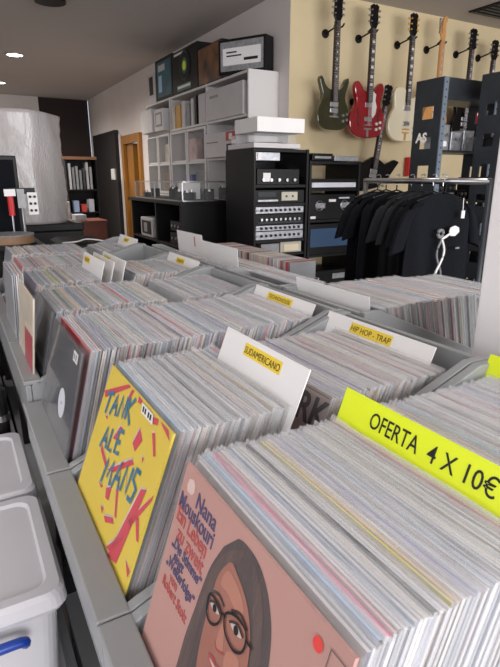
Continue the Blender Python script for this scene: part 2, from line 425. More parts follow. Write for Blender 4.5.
# --- A: the crate nearest the camera
YA = .377; YB = .768; YC = 1.177
seqA = ['white', 'light grey', 'pale blue', 'grey', 'pink', 'pale pink', 'white', 'white', 'pale blue', 'white', 'light grey', 'cream', 'white', 'black',
        'white', 'white', 'cream', 'yellow', 'peach', 'white', 'light grey', 'lavender', 'blue-grey', 'light grey', 'white', 'white', 'pale blue', 'blue-grey',
        'white', 'light grey', 'white', 'cream', 'light grey', 'grey', 'white', 'cream', 'light grey', 'white', 'light grey', 'pale pink', 'white', 'light grey']
fill(.2225, .448, YA, -.334, 18, 20, .0053, 'between the woman-portrait record and the green price card', seqA,
     spines=['white', 'light grey', 'light grey', 'grey', 'grey', 'blue-grey', 'black', 'cream', 'brown', 'grey'])
fill(.466, .785, YA, -.334, 20.5, 23, .0055, 'behind the green price card beside the pillar')
# --- B: the crate with the yellow cover
fill(.231, .420, YB, -.335, 20.5, 21.5, .0053, 'between the yellow cover and the first lettered white card',
     spines=['white', 'cream', 'pale pink', 'light grey', 'grey', 'white', 'brown'])
record(.4225, YB, -.330, 21.5, 'red', 'red', 'thin red-edged record against the lettered card nearest the camera, in front of it', None, 0)
fill(.484, .742, YB, -.341, 22, 23.5, .0056, 'between the two lettered white cards of the same crate',
     [None]*22+['black', 'white', 'light grey', 'red', 'white', 'white', 'cream', 'white', 'cream', 'cream', 'black', 'cream', 'white', 'black', 'red', 'cream', 'cream', 'black', 'black', 'cream', 'peach', 'white', 'black', 'cream'],
     spines=['white', 'cream', 'light grey', 'pale blue', 'peach', 'black', 'pale pink', 'brown', 'blue-grey'])
# --- C: dark record crate
fill(.200, .752, YC, -.334, 14, 22, .0062, 'behind the dark record with the pale round label',
     spines=['white', 'cream', 'brown', 'light grey', 'pale pink', 'grey', 'pale blue', 'red', 'black', 'blue-grey'])

# --- feature records
def feature(name_label, xt, yc, zt, lean, t, cov, edge, art, mt='clear', spine=None):
    m = MB(); m.box(-t/2, t/2, -W/2, W/2, 0, H, cov)
    art(m, t)
    o = m.build('record'); loc, rot = rec_pose(xt, yc, zt, lean); place(o, loc, rot); tag(o, name_label, 'record')
    p = bpy.data.objects.new('plastic_sleeve', sleeve_mesh(t, extra=.005, mt=mt)); COL.objects.link(p); p.parent = o
    p.location = (-.0003, 0, 0); p.scale = (1.45, 1, 1)
    return o
def Ttext(t, u, v, layer=2, ang=0):
    # matrix: text x -> viewer right (-y), text y -> up
    p = ubasis(t, layer)(u, v)
    B = Matrix(((0, 0, -1, p[0]), (-1, 0, 0, p[1]), (0, 1, 0, p[2]), (0, 0, 0, 1)))
    return B @ Matrix.Rotation(R(ang), 4, 'Z')
def cpoly(m, t, pts, mm, layer=1): m.flat([ubasis(t, layer)(*p) for p in pts], mm)
def smooth_poly(pts, n=5, closed=True):
    out = []; N = len(pts)
    for i in range(N if closed else N-1):
        g = (lambda j: pts[j % N]) if closed else (lambda j: pts[max(0, min(N-1, j))])
        p0, p1, p2, p3 = g(i-1), g(i), g(i+1), g(i+2)
        for k in range(n):
            s = k/n
            out.append(tuple(.5*((2*p1[d])+(-p0[d]+p2[d])*s+(2*p0[d]-5*p1[d]+4*p2[d]-p3[d])*s*s+(-p0[d]+3*p1[d]-3*p2[d]+p3[d])*s**3) for d in range(len(p1))))
    if not closed: out.append(pts[-1])
    return out
def stroke(m, t, pts, w, mm, layer=3, closed=False):
    u = ubasis(t, layer); P = [Vector(u(*p)) for p in pts]; N = len(P); vs = []
    for i in range(N):
        a = P[(i-1) % N] if closed or i else P[i]; b = P[(i+1) % N] if closed or i < N-1 else P[i]
        d = (b-a); nrm = Vector((0, -d.z, d.y)).normalized()*w*W/2
        vs += [P[i]+nrm, P[i]-nrm]
    m.add(vs, [(2*i, 2*i+1, (2*i+3) % (2*N), (2*i+2) % (2*N)) for i in range(N if closed else N-1)], mm)

M['pinkcover'] = mat('dusty_pink_cover', (.52, .275, .235), .5, col2=(.44, .23, .20), scale=3)
M['hair'] = mat('printed_dark_hair', (.055, .030, .030), .55, var=.35, scale=30, stretch=(1, 6, .7))
M['hair2'] = mat('printed_brown_hair', (.085, .045, .037), .55, var=.4, scale=30, stretch=(1, 6, .7))
M['skin'] = mat('printed_skin', (.36, .125, .08), .55, col2=(.30, .10, .065), scale=9)
M['skin2'] = mat('printed_skin_light', (.44, .17, .11), .55, var=.1, scale=9)
M['purple'] = mat('purple_print', (.05, .03, .12), .5)
M['redprint'] = mat('red_print', (.44, .05, .045), .5)
M['lips'] = mat('printed_lips', (.40, .07, .07), .5)
M['eyew'] = mat('printed_eye_white', (.55, .45, .42), .5)
M['reddot'] = mat('red_sticker', (.75, .02, .012), .4)
M['stick'] = mat('pinkish_price_sticker', (.68, .50, .46), .4)
def art_portrait(m, t):
    cpoly(m, t, [(.05, .045), (.085, .035), (.105, .05), (.108, .075), (.095, .092), (.055, .095), (.043, .075)], 'stick', 1)
    T = lambda s, u, v, size, mm, sh=0, b=.0012, xs=1: m.text(s, size, mm, Ttext(t, u, v), shear=sh, bold=b*.2, xs=xs)
    T('Nana', .14, .112, .0270, 'purple', xs=.92)
    T('Mouskouri', .015, .172, .0275, 'purple', xs=.80)
    T('Ein Leben', .025, .225, .0270, 'redprint', xs=.80)
    T('zu zweit', .065, .283, .0250, 'redprint', xs=.88)
    T('„Die Stimme“', .045, .325, .0180, 'purple', xs=.84)
    T('singt', .085, .365, .0175, 'purple', xs=.9)
    T('„Welterfolge“', .04, .407, .0180, 'purple', xs=.80)
    T('von', .10, .447, .0165, 'redprint', xs=.9)
    T('Robert Stolz', .05, .492, .0180, 'redprint', xs=.80)
    hair = [(.45, .045), (.48, .037), (.52, .036), (.56, .040), (.61, .058), (.665, .10), (.715, .17), (.745, .26), (.77, .38), (.79, .55), (.80, .75), (.84, 1.0), (.20, 1.0), (.26, .85), (.30, .68), (.305, .52), (.318, .40), (.328, .30), (.345, .21), (.385, .115)]
    body = smooth_poly(hair[:11], 4, False)+[(.84, .998), (.20, .998)]+smooth_poly(hair[13:], 4, False)
    cpoly(m, t, body, 'hair', 1)
    cpoly(m, t, smooth_poly([(.33, .30), (.36, .20), (.42, .11), (.50, .06), (.47, .13), (.41, .19), (.385, .28), (.375, .42), (.36, .60), (.33, .75), (.31, .60), (.32, .42)]), 'hair2', 2)
    cpoly(m, t, smooth_poly([(.56, .06), (.64, .12), (.69, .22), (.72, .36), (.73, .52), (.70, .66), (.69, .45), (.66, .28), (.60, .15)]), 'hair2', 2)
    face = [(.455, .128), (.50, .140), (.56, .165), (.61, .205), (.645, .26), (.665, .33), (.672, .41), (.655, .50), (.615, .58), (.56, .635), (.505, .645), (.455, .60), (.42, .53), (.405, .45), (.398, .36), (.395, .28), (.402, .21), (.425, .16)]
    cpoly(m, t, [(.46, .60), (.63, .55), (.66, .72), (.70, .80), (.42, .80), (.46, .70)], 'skin', 2)
    cpoly(m, t, smooth_poly(face), 'skin', 3)
    cpoly(m, t, smooth_poly([(.45, .16), (.53, .17), (.58, .21), (.55, .235), (.48, .22), (.43, .22)]), 'skin2', 4)
    cpoly(m, t, smooth_poly([(.495, .30), (.515, .33), (.535, .385), (.51, .405), (.49, .385)]), 'skin2', 4)
    cpoly(m, t, smooth_poly([(.56, .36), (.62, .34), (.63, .40), (.59, .44), (.555, .41)]), 'skin2', 4)
    stroke(m, t, smooth_poly([(.485, .39), (.50, .402), (.52, .398), (.545, .385)], 4, False), .006, 'lips', 5)
    for cx, cy, s in ((.437, .306, 1), (.572, .278, 1.1)):
        cpoly(m, t, smooth_poly([(cx-.032*s, cy+.004), (cx, cy-.014*s), (cx+.032*s, cy-.002), (cx, cy+.012*s)]), 'eyew', 5)
        cpoly(m, t, [(cx+.013*s*math.cos(a), cy+.013*s*math.sin(a)) for a in [i*PI/6 for i in range(12)]], 'ink', 6)
        stroke(m, t, smooth_poly([(cx-.038*s, cy+.002), (cx, cy-.019*s), (cx+.038*s, cy-.008)], 4, False), .008, 'hair', 7)
        stroke(m, t, smooth_poly([(cx-.045*s, cy-.030), (cx, cy-.050*s), (cx+.045*s, cy-.040)], 4, False), .010, 'hair', 5)
    g1 = [(.393, .285), (.43, .278), (.478, .285), (.484, .315), (.465, .345), (.43, .360), (.403, .345), (.392, .315)]
    g2 = [(.505, .272), (.55, .243), (.61, .238), (.632, .262), (.628, .305), (.59, .332), (.54, .328), (.51, .305)]
    stroke(m, t, smooth_poly(g1), .0085, 'ink', 8, True); stroke(m, t, smooth_poly(g2), .0085, 'ink', 8, True)
    stroke(m, t, [(.480, .292), (.493, .283), (.507, .284)], .0085, 'ink', 8); stroke(m, t, [(.632, .262), (.668, .262)], .0085, 'ink', 8)
    cpoly(m, t, smooth_poly([(.47, .445), (.50, .435), (.525, .44), (.56, .43), (.60, .435), (.57, .465), (.52, .475), (.49, .465)]), 'lips', 5)
    cpoly(m, t, smooth_poly([(.485, .450), (.53, .448), (.58, .442), (.55, .458), (.51, .460)]), 'eyew', 6)
    cpoly(m, t, [(.886+.020*math.cos(a), .058+.020*math.sin(a)) for a in [i*PI/8 for i in range(16)]], 'reddot', 3)
    stroke(m, t, [(.93, .035), (.985, .035), (.985, .085), (.93, .085)], .004, 'hair2', 3, True)
feature('dusty pink record cover with a dark-haired woman in glasses and a red dot', .212, YA, -.335, 17.5, .004, 'pinkcover', 'e_white', art_portrait)
M['ycov'] = mat('bright_yellow_cover', (.74, .55, .04), .45, var=.07, scale=4)
M['rprint'] = mat('crimson_print', (.60, .035, .06), .45)
M['tealp'] = mat('teal_blue_lettering', (.02, .16, .30), .45)
def art_yellow(m, t):
    raw = [[(.032,.161),(.383,-.012),(.43,-.005),(.087,.189)], [(.454,.005),(.486,.003),(.461,.058),(.429,.058)], [(.566,.003),(.626,.003),(.618,.026),(.571,.033)],
      [(.8,.019),(.863,.004),(.872,.032),(.798,.053)], [(.892,.003),(.99,.003),(1.03,.039),(.914,.013)], [(.693,.122),(.76,.159),(.712,.239),(.657,.219)], [(.84,.084),(.868,.071),(.943,.153),(.922,.164)],
      [(.443,.22),(.48,.216),(.44,.302),(.386,.315)], [(.25,.41),(.421,.458),(.399,.481),(.262,.445)], [(.438,.474),(.713,.279),(.743,.293),(.523,.449)],
      [(.902,.337),(.958,.311),(.878,.738),(.756,.776)], [(1.046,.293),(1.05,.32),(.908,.526),(.866,.519)], [(.576,.667),(.689,.611),(.724,.625),(.613,.682)], [(.496,.551),(.562,.508),(.574,.582),(.52,.594)],
      [(.624,.486),(.658,.479),(.73,.591),(.705,.595)], [(.929,.458),(.967,.446),(1.033,.527),(1.007,.533)], [(.714,.756),(.862,.589),(.871,.618),(.766,.745)], [(.962,.657),(1.04,.666),(1.03,.704)],
      [(.361,.58),(.448,.571),(.423,.591)], [(.492,.655),(.541,.644),(.54,.677)], [(.17,.27),(.215,.255),(.225,.275)], [(.34,.33),(.37,.335),(.35,.385)], [(.60,.35),(.64,.34),(.62,.38)], [(.81,.22),(.835,.215),(.83,.245)], [(.20,.12),(.23,.10),(.22,.14)]]
    for i, p in enumerate(raw):
        q = [(min(.998, max(.002, u-.04)), min(.998, max(.002, v))) for u, v in p]
        cpoly(m, t, [(u-.010, v-.006) if .02 < u < .98 and v > .02 else (u, v) for u, v in q], 'c_white', 1)
        cpoly(m, t, q, 'rprint', 2)
    rows_ = [([[(0,.0),(1,-.05)],[(.5,0),(.4,1)], [(1.1,1),(1.6,0),(2.0,1)],[(1.25,.6),(1.9,.55)], [(2.3,1),(2.4,0),(3.0,1),(3.1,0)], [(3.4,0),(3.4,1)],[(4.1,0),(3.45,.5),(4.2,1.2)]], .08, .150, .098, .120, -.030),
             ([[(0,1),(.5,0),(.9,1)],[(.15,.6),(.8,.6)], [(1.2,0),(1.2,1),(1.8,1)], [(2.8,0),(2.2,0),(2.2,1),(2.9,1)],[(2.2,.5),(2.7,.5)]], .19, .315, .098, .120, -.033),
             ([[(0,1),(.2,0),(.6,.7),(1,0),(1.2,1)], [(1.5,1),(2,0),(2.4,1)],[(1.6,.6),(2.3,.6)], [(2.7,1),(2.8,0),(3.4,1),(3.5,0)], [(4.4,.1),(3.9,0),(3.8,.4),(4.4,.7),(4.2,1.2),(3.7,1.1)]], .36, .430, .098, .135, -.036)]
    for strokes, u0, v0, su, sv, sl in rows_:
        for s in strokes:
            stroke(m, t, [(u0+a*su*1.05, v0+b*sv+a*sl) for a, b in s], .024, 'tealp', 4)
    cpoly(m, t, [(.60, .008), (.76, .008), (.785, .052), (.615, .055)], 'wcard', 5)
    for a in (.625, .655, .70, .73): cpoly(m, t, [(a, .018), (a+.018, .016), (a+.024, .042), (a+.006, .044)], 'ink', 6)
feature('bright yellow record cover with crimson shards and blue hand lettering', .222, YB, -.335, 20.3, .004, 'ycov', 'e_white', art_yellow)
M['dcov'] = mat('dark_grey_glossy_cover', (.055, .058, .07), .22, col2=(.10, .105, .12), scale=2.5, coat=.5)
def art_dark(m, t):
    cpoly(m, t, [(.66+.105*math.cos(a), .46+.105*math.sin(a)) for a in [i*PI/16 for i in range(32)]], 'e_light grey', 1)
    cpoly(m, t, [(.66+.012*math.cos(a), .46+.012*math.sin(a)) for a in [i*PI/6 for i in range(12)]], 'c_black', 2)
    cpoly(m, t, [(.80, .03), (.93, .03), (.93, .10), (.80, .10)], 'wcard', 1)
    for a in (.82, .87): cpoly(m, t, [(a, .045), (a+.03, .045), (a+.03, .085), (a, .085)], 'c_grey', 2)
feature('dark grey glossy record cover with a pale round centre label', .186, YC, -.335, 13.5, .004, 'dcov', 'e_white', art_dark)
M['darkbag'] = mat('brownish_grey_cover', (.33, .29, .28), .5, var=.1, scale=5)
def art_rk(m, t):
    m.text('DARK', .066, 'c_black', Ttext(t, .49, .185), bold=.0016, xs=.92)
    cpoly(m, t, [(.45, .012), (.99, .012), (.99, .018), (.45, .018)], 'c_brown', 1)
feature('grey record cover with big black capital letters behind the nearest lettered card', .476, .7455, -.326, 21.5, .004, 'darkbag', 'e_white', art_rk)
def blank(m, t): pass
def art_single(m, t):
    cpoly(m, t, [(.45, .35), (.98, .33), (.98, .80), (.5, .85)], 'c_red', 1)
    cpoly(m, t, smooth_poly([(.2, .1), (.6, .08), (.8, .2), (.5, .3), (.25, .25)]), 'c_cream', 1)
M['cream_c'] = mat('cream_printed_cover', (.60, .52, .42), .5, var=.2, scale=10)
o = feature('single upright cream and red record standing alone against the front rail', .150, 1.576, -.300, 6.3, .004, 'cream_c', 'e_cream', art_single)
M['mint'] = mat('pale_green_cover', (.30, .40, .36), .4, var=.1, scale=5)
feature('pale green record cover standing exposed in the gap of its crate', .535, 1.561, -.365, 22, .004, 'mint', 'e_green', blank)
for i, (c, lb) in enumerate((('grey', 'first grey record of the forward-fallen bunch, at the aisle side'), ('blue-grey', 'blue-grey record second in the forward-fallen bunch'), ('white', 'white record in the forward-fallen bunch by the aisle'),
        ('pale pink', 'pale pink record in the forward-fallen bunch by the aisle'), ('brown', 'brown record in the forward-fallen bunch by the aisle'), ('light grey', 'light grey record innermost of the forward-fallen bunch'))):
    record(.135+i*.0062, 1.955, -.300+.003*(i % 2), 3, c, c, lb, None, i)

# --- the remaining records: too many to count
sm = MB()
def sbox(xt, yc, zt, lean, t, c, sp, yrot=False):
    a = R(lean)
    loc, rot = rec_pose(xt, yc, zt, lean)
    T = Matrix.Translation(loc) @ Matrix.Rotation(a, 4, 'Y')
    if yrot: T = Matrix.Translation((xt, yc, zr(zt)-H)) @ Matrix.Rotation(PI/2, 4, 'Z')
    h, w = H, W/2
    v = [(-t/2,-w,0),(t/2,-w,0),(t/2,w,0),(-t/2,w,0),(-t/2,-w,h),(t/2,-w,h),(t/2,w,h),(-t/2,w,h)]
    k = len(sm.v)
    for p in v: sm.v.append(tuple(T @ Vector(p)))
    for f, mm in (((0,4,7,3), 'c_'+c), ((1,2,6,5), 'c_'+c), ((4,5,6,7), 'e_'+c), ((0,1,5,4), 'c_'+sp), ((2,3,7,6), 'c_'+sp), ((0,3,2,1), 'c_'+c)):
        sm.f.append([k+j for j in f]); sm.m.append(sm.mi(mm))
    tt = t/2+.0006; w2 = w+.003; h2 = h+.005
    v = [(-tt,-w2,0),(tt,-w2,0),(tt,w2,0),(-tt,w2,0),(-tt,-w2,h2),(tt,-w2,h2),(tt,w2,h2),(-tt,w2,h2)]
    sm.add(v, [(0,4,7,3),(1,2,6,5),(4,5,6,7),(0,1,5,4),(2,3,7,6)], 'haze', T)
def sfill(x0, x1, yc, zt, l0, l1, pitch=.0062, spines=None, pal=None, fn=None):
    n = max(1, int((x1-x0)/pitch))
    for i in range(n):
        f = (i+.5)/n; c = rnd.choice(pal or COMMON)
        sp = rnd.choice(spines) if spines else c
        sbox(x0+(x1-x0)*f, yc+rnd.uniform(-.004, .004), zt+rnd.uniform(-.004, .003)+(fn(f) if fn else 0), l0+(l1-l0)*f, rnd.uniform(.0042, .0055), c, sp)
SP = ['cream', 'brown', 'white', 'light grey', 'pale pink', 'red', 'blue-grey', 'peach', 'grey', 'cream']
feature('dark purplish-grey record cover in a crinkled sleeve behind the pale-label dark record', .192, 1.561, -.335, 13, .005, 'dcov', 'e_black', blank)
sfill(.199, .225, 1.561, -.335, 13, 14, spines=['grey', 'black', 'blue-grey'], pal=['grey', 'black', 'blue-grey'])
sfill(.225, .505, 1.561, -.335, 13, 18, spines=SP)             # D front
sfill(.560, .775, 1.561, -.338, 22, 24, spines=SP)             # D rear
sfill(.205, .410, 1.954, -.335, 12, 15, pal=COMMON+['yellow', 'yellow', 'black', 'blue-grey', 'grey'], spines=SP)
sfill(.530, .760, 1.954, -.330, 20, 24, spines=SP)
sfill(.205, .500, 2.350, -.335, 12, 18, spines=SP+['red', 'brown'])
sfill(.205, .540, 2.749, -.335, 12, 18, spines=SP)
sfill(.640, .700, 2.350, -.385, 20, 22, spines=SP)
sfill(.610, .770, 2.749, -.345, 20, 24, spines=SP, pal=COMMON+['black', 'black'])
# back-to-back side: leaning the other way
sfill(.905, 1.27, 1.115, -.318, -16, -14, spines=['brown', 'grey', 'green', 'brown', 'black', 'white', 'red', 'cream', 'brown', 'grey'], pal=COMMON+['brown', 'cream', 'green'])
sfill(1.275, 1.47, 1.115, -.33, -14, -12, spines=['brown', 'grey', 'green', 'black'], pal=COMMON+['brown'])
sfill(.920, 1.03, 1.495, -.328, -16, -14, spines=['white', 'cream', 'black', 'red', 'blue-grey', 'pale pink', 'white'])
sfill(.91, 1.09, 1.90, -.345, -16, -15, spines=SP); sfill(.91, 1.09, 2.27, -.345, -16, -15, spines=SP)
o = sm.build('packed_records', recalc=False)
tag(o, 'rows of pale-edged records in clear sleeves packed in the farther grey crates', 'records', kind='stuff')

tag(MB().box(1.12, 1.27, 1.70, 2.44, zr(-.452), zr(-.445), 'crate').box(1.264, 1.27, 1.70, 2.44, zr(-.444), zr(-.39), 'crate').build('disc_tray'), 'long narrow grey tray carrying the row of disc cases', 'tray')
cdm = MB().box(-.0625, .0625, -.005, .005, 0, .125, 'c_white').build('disc_case'); first = True
for j in range(67):
    c = rnd.choice(['white', 'white', 'black', 'red', 'white', 'light grey', 'light grey', 'cream', 'pale pink', 'blue-grey', 'grey'])
    o = cdm if first else cdm.copy()
    if not first: COL.objects.link(o)
    first = False
    o.location = (1.195, 1.715+j*.0108, zr(-.4445)); o.material_slots[0].link = 'OBJECT'; o.material_slots[0].material = M['c_'+c]
    tag(o, c+'-spined small disc case in the long row behind the white dividers', 'disc case', c+'-spined disc cases in the long row')

# ---------------------------------------------------------------- genre cards
def card(xt, y0, y1, zt, lean, mm, label, h=.30, text=None, lab=None, ltext=None, size=.02, group=None, name='divider_card', xs=1, bold=0):
    a = R(lean); w = y1-y0; yc = (y0+y1)/2
    t = thing(name, label, 'divider card', (xt-math.sin(a)*h, yc, zr(zt)-math.cos(a)*h), rot=(0, a, 0), group=group)
    MB().box(-.0008, .0008, -w/2, w/2, 0, h, mm).build('card', t)
    def TT(u, v, lay): return Matrix(((0, 0, -1, -.0008-.0004*lay), (-1, 0, 0, w/2-u), (0, 1, 0, h-v), (0, 0, 0, 1)))
    if lab:
        u0, v0, lw, lh = lab
        MB().box(-.0012, -.0009, w/2-u0-lw, w/2-u0, h-v0-lh, h-v0, 'ylabel').build('label_sticker', t)
        MB().text(ltext, lh*.80, 'ink', TT(u0+lw/2, v0+lh*.80, 2.0), align='CENTER', xs=xs, depth=.0001).build('lettering', t)
    if text:
        for s, u, v, sz, x_ in text: MB().text(s, sz, 'ink', TT(u, v, 1.5), xs=x_, bold=bold, depth=.0001).build('lettering', t)
    return t
card(.4305, .588, .858, -.272, 21.5, 'wcard', 'white card with a yellow sticker reading SUDAMERICANO', lab=(.080, .010, .122, .022), ltext='SUDAMERICANO', xs=.86)
card(.757, .640, .966, -.304, 23, 'wcard', 'white card with a yellow sticker reading HIP HOP - TRAP', lab=(.088, .008, .130, .023), ltext='HIP HOP - TRAP', xs=.95)
card(.770, 1.040, 1.340, -.306, 22, 'wcard', 'white card with a yellow sticker reading TECHNOHOUSE', lab=(.075, .008, .128, .021), ltext='TECHNOHOUSE', xs=.90)
card(.786, 1.800, 2.120, -.300, 22, 'wcard', 'white card with a small yellow sticker behind the crate of small white cards', lab=(.10, .010, .085, .024), ltext='THRASH', xs=1.0)
card(.430, 1.80, 2.11, -.275, 15, 'wcard', 'first of three small white stickered cards standing together, the one closest to the aisle', lab=(.02, .012, .09, .024), ltext='DOOM', xs=1.1)
card(.465, 1.80, 2.11, -.278, 15, 'wcard', 'middle one of three small white stickered cards standing together', lab=(.02, .012, .09, .024), ltext='DEATH', xs=1.1)
card(.505, 1.80, 2.11, -.278, 15, 'wcard', 'tallest-looking of the three small white cards, farthest from the aisle', lab=(.02, .012, .09, .024), ltext='BLACK', xs=1.1)
card(.795, 2.59, 2.91, -.295, 22, 'wcard', 'white card with a yellow sticker in the farthest aisle crate', lab=(.09, .010, .10, .024), ltext='HEAVY', xs=1.0)
card(.875, .960, 1.285, -.283, -6, 'wcard', 'blank white divider card behind the HIP HOP card')
card(.945, 1.80, 2.14, -.262, -4, 'wcard', 'blank white card between the tall blank card and the speckled spines')
o = card(.955, 2.16, 2.46, -.243, -4, 'wcard', 'tallest blank white card, in front of the black counter')
MB().box(-.0016, -.0009, -.07, -.06, .24, .285, 'redprint').build('red_mark', o)
card(.4565, .222, .534, -.285, 20, 'neon', 'neon yellow-green price card reading OFERTA 4 X 10€',
     text=[('OFERTA', .060, .0345, .0310, .745), ('4', .159, .0345, .0310, .88), ('X', .181, .0345, .0305, .85), ('10€', .207, .0345, .0315, .88)], bold=.0001, name='price_card')
card(.795, .245, .553, -.297, 22, 'neon', 'plain neon yellow-green card in front of the white pillar', name='price_card')

# ---------------------------------------------------------------- white storage boxes at the aisle
def storage_box(x1, y0, y1, ztop, label, seed):
    L = y1-y0; w = .40; hb = .30
    t = thing('storage_box', label, 'storage box', (x1-w/2, (y0+y1)/2, ztop-hb), group='white lidded plastic boxes')
    def rr(wx, wy, z, r=.03, n=5):
        pts = []
        for cx, cy, a0 in ((wx/2-r, wy/2-r, 0), (-wx/2+r, wy/2-r, 90), (-wx/2+r, -wy/2+r, 180), (wx/2-r, -wy/2+r, 270)):
            for k in range(n+1):
                a = R(a0+90*k/n); pts.append((cx+r*math.cos(a), cy+r*math.sin(a), z))
        return pts
    MB().rings([rr(w-.07, L-.07, 0), rr(w-.035, L-.035, hb-.045), rr(w-.03, L-.03, hb-.03)], 'wplastic').build('box_body', t, smooth=False)
    MB().rings([rr(w-.012, L-.012, hb-.042), rr(w, L, hb-.030), rr(w-.006, L-.006, hb-.008), rr(w-.02, L-.02, hb), rr(w-.06, L-.06, hb), rr(w-.07, L-.07, hb-.007)], 'wplastic').build('lid', t)
    b = MB(); pts = []
    b.tube(smooth_poly([(-.03, -L/2-.004, hb-.085), (-.02, -L/2-.016, hb-.062), (.04, -L/2-.02, hb-.056), (.11, -L/2-.016, hb-.060), (.118, -L/2-.004, hb-.078)], 4, False), .009, 'blue', n=8)
    b.build('handle', t, smooth=True)
    return t
def stack(y0, y1, la, lb, s):
    storage_box(.088, y0, y1, .33, lb, s); return storage_box(.088, y0, y1, .63, la, s)
stack(.84, 1.205, 'nearest white lidded plastic box with a blue handle, on top', 'lower white plastic box beneath the nearest one', 1)
stack(1.215, 1.57, 'upper white plastic box just behind the blue-handled nearest one', 'lower white plastic box of the stack behind the nearest one', 2)

# ---------------------------------------------------------------- white shelf against the white wall
t = thing('shelf_unit', 'tall white open shelf unit with glazed doors against the white wall', 'shelf unit', (2.3, 4.16, 0))
SY = [0, 2.68]; D = .29
def ss(name, *a, bevel=.002): return MB().box(*a).build(name, t, bevel=bevel)
for y in (0, .84, 1.84, 2.66): ss('upright_panel', 0.001, D, y, y+.022, 0, 2.225, 'wshelf')
for z in (2.20, 1.86, 1.52, 1.15, .6, .05):
    for a, b in ((.023, .839), (.863, 1.839), (1.863, 2.659)): ss('shelf_board', .002, D, a, b, z, z+.022, 'wshelf')
ss('back_board', D+.001, D+.007, 0, 2.68, 0, 2.22, 'wshelf', bevel=0)
for a, b in ((.87, 1.34), (1.36, 1.83), (1.87, 2.255), (2.275, 2.655)):
    m = MB()
    for y0, y1, z0, z1 in ((a, a+.025, 1.18, 1.85), (b-.025, b, 1.18, 1.85), (a+.025, b-.025, 1.18, 1.205), (a+.025, b-.025, 1.825, 1.85), (a+.025, b-.025, 1.50, 1.518)):
        m.box(-.012, 0, y0, y1, z0, z1, 'wshelf')
    dr = m.build('glass_door', t); MB().box(-.008, -.004, a+.025, b-.025, 1.205, 1.825, 'glass').build('pane', dr)
SX = 2.3
def bx(name, label, cat, x0, x1, y0, y1, z0, z1, m, rz=0, group=None, dec=None):
    o_ = thing(name, label, cat, ((x0+x1)/2, (y0+y1)/2, z0), rz, group)
    w_, l_, h_ = x1-x0, y1-y0, z1-z0
    MB().box(-w_/2, w_/2, -l_/2, l_/2, 0, h_, m).build('box_body', o_, bevel=.004)
    if dec:
        for i, (nm, u0, u1, v0, v1, mm) in enumerate(dec):     # on the -x face; u from far (+y) to near
            MB().box(-w_/2-.003-.0006*i, -w_/2-.0005, l_/2-u1*l_, l_/2-u0*l_, v0*h_, v1*h_, mm).build(nm, o_)
    return o_
o = bx('amplifier_carton', 'black carton with a round green-centred emblem on top of the white shelf', 'carton', 2.31, 2.58, 5.22, 5.90, 2.224, 2.64, 'dark',
   dec=[('label_strip', .1, .5, .90, .95, 'wcard'), ('label_patch', .2, .75, .06, .20, 'green_lbl'), ('label_patch', .22, .73, .11, .17, 'wcard')])
m = MB(); n = 28
for rad, mm, q in ((.145, 'rackmetal', 0), (.12, 'dark', 1), (.075, 'green_lbl', 2), (.045, 'neon', 3)):
    m.cyl((-.1395-.001*q, -.02, .25), rad, -.002, mm, n=n, axis='x')
m.build('round_emblem', o)
bx('photo_carton', 'carton with a dark orange photo between the emblem carton and the framed one', 'carton', 2.31, 2.58, 4.68, 5.20, 2.224, 2.555, 'dark', dec=[('photo_panel', .02, .98, .03, .97, 'orange_art')])
bx('framed_carton', 'black-framed carton with a silver label panel, tilted at the near end of the shelf top', 'carton', 2.345, 2.475, 4.17, 4.65, 2.224, 2.505, 'dark', rz=R(30),
   dec=[('silver_panel', .05, .95, .10, .92, 'silver'), ('label_patch', .10, .90, .26, .74, 'wcard'), ('print_line', .55, .84, .36, .44, 'ink'), ('print_line', .18, .5, .50, .54, 'ink'), ('print_line', .18, .4, .60, .64, 'ink')])
bx('poster_carton', 'black-edged carton with a teal picture beside the emblem carton', 'carton', 2.31, 2.5, 5.91, 6.45, 2.224, 2.66, 'dark',
   dec=[('picture_panel', .12, .95, .08, .92, 'teal_art'), ('print_patch', .20, .60, .70, .85, 'e_light grey'), ('print_patch', .2, .4, .2, .6, 'e_pale blue')])
bx('small_carton', 'small dark and white carton at the far end of the shelf top', 'carton', 2.32, 2.5, 6.50, 6.76, 2.224, 2.56, 'wbox', dec=[('dark_patch', .2, .7, .3, .9, 'dark')])
bx('white_carton', 'large white carton with faint print on the upper shelf', 'carton', 2.29, 2.55, 4.24, 4.98, 1.883, 2.15, 'wbox', dec=[('print_line', .62, .9, .78, .84, 'ink')] and [('print_line', .10, .34, .72, .80, 'c_grey')])
bx('white_carton', 'narrow white carton leaning at the shelf divider beside the large carton', 'carton', 2.3, 2.5, 5.04, 5.20, 1.883, 2.15, 'wbox')
for k, (y, w_, h_, c, lb) in enumerate([(5.78, .13, .24, 'ochre', 'ochre-yellow binder on the upper shelf'), (5.63, .09, .26, 'wbox', 'white folder beside the ochre binder'), (5.50, .08, .22, 'c_grey', 'grey folder on the upper shelf'),
      (5.39, .06, .26, 'wbox', 'white folder next to the black one'), (5.30, .05, .28, 'dark', 'black folder on the upper shelf'), (5.92, .08, .23, 'c_cream', 'cream folder at the divider by the ochre binder')]):
    tag(MB().box(2.31, 2.53, y-w_/2, y+w_/2, 1.883, 1.883+h_, c).build('folder', bevel=.003), lb, 'folder')
bx('white_carton', 'white carton jutting out at the far end of the upper shelf', 'carton', 2.22, 2.5, 6.40, 6.80, 1.883, 2.14, 'wbox')
bx('white_carton', 'white carton with a dark framed print on the upper shelf', 'carton', 2.24, 2.5, 6.06, 6.37, 1.883, 2.12, 'wbox', dec=[('print_panel', .15, .85, .2, .85, 'c_grey'), ('print_panel', .25, .75, .3, .75, 'wbox')])
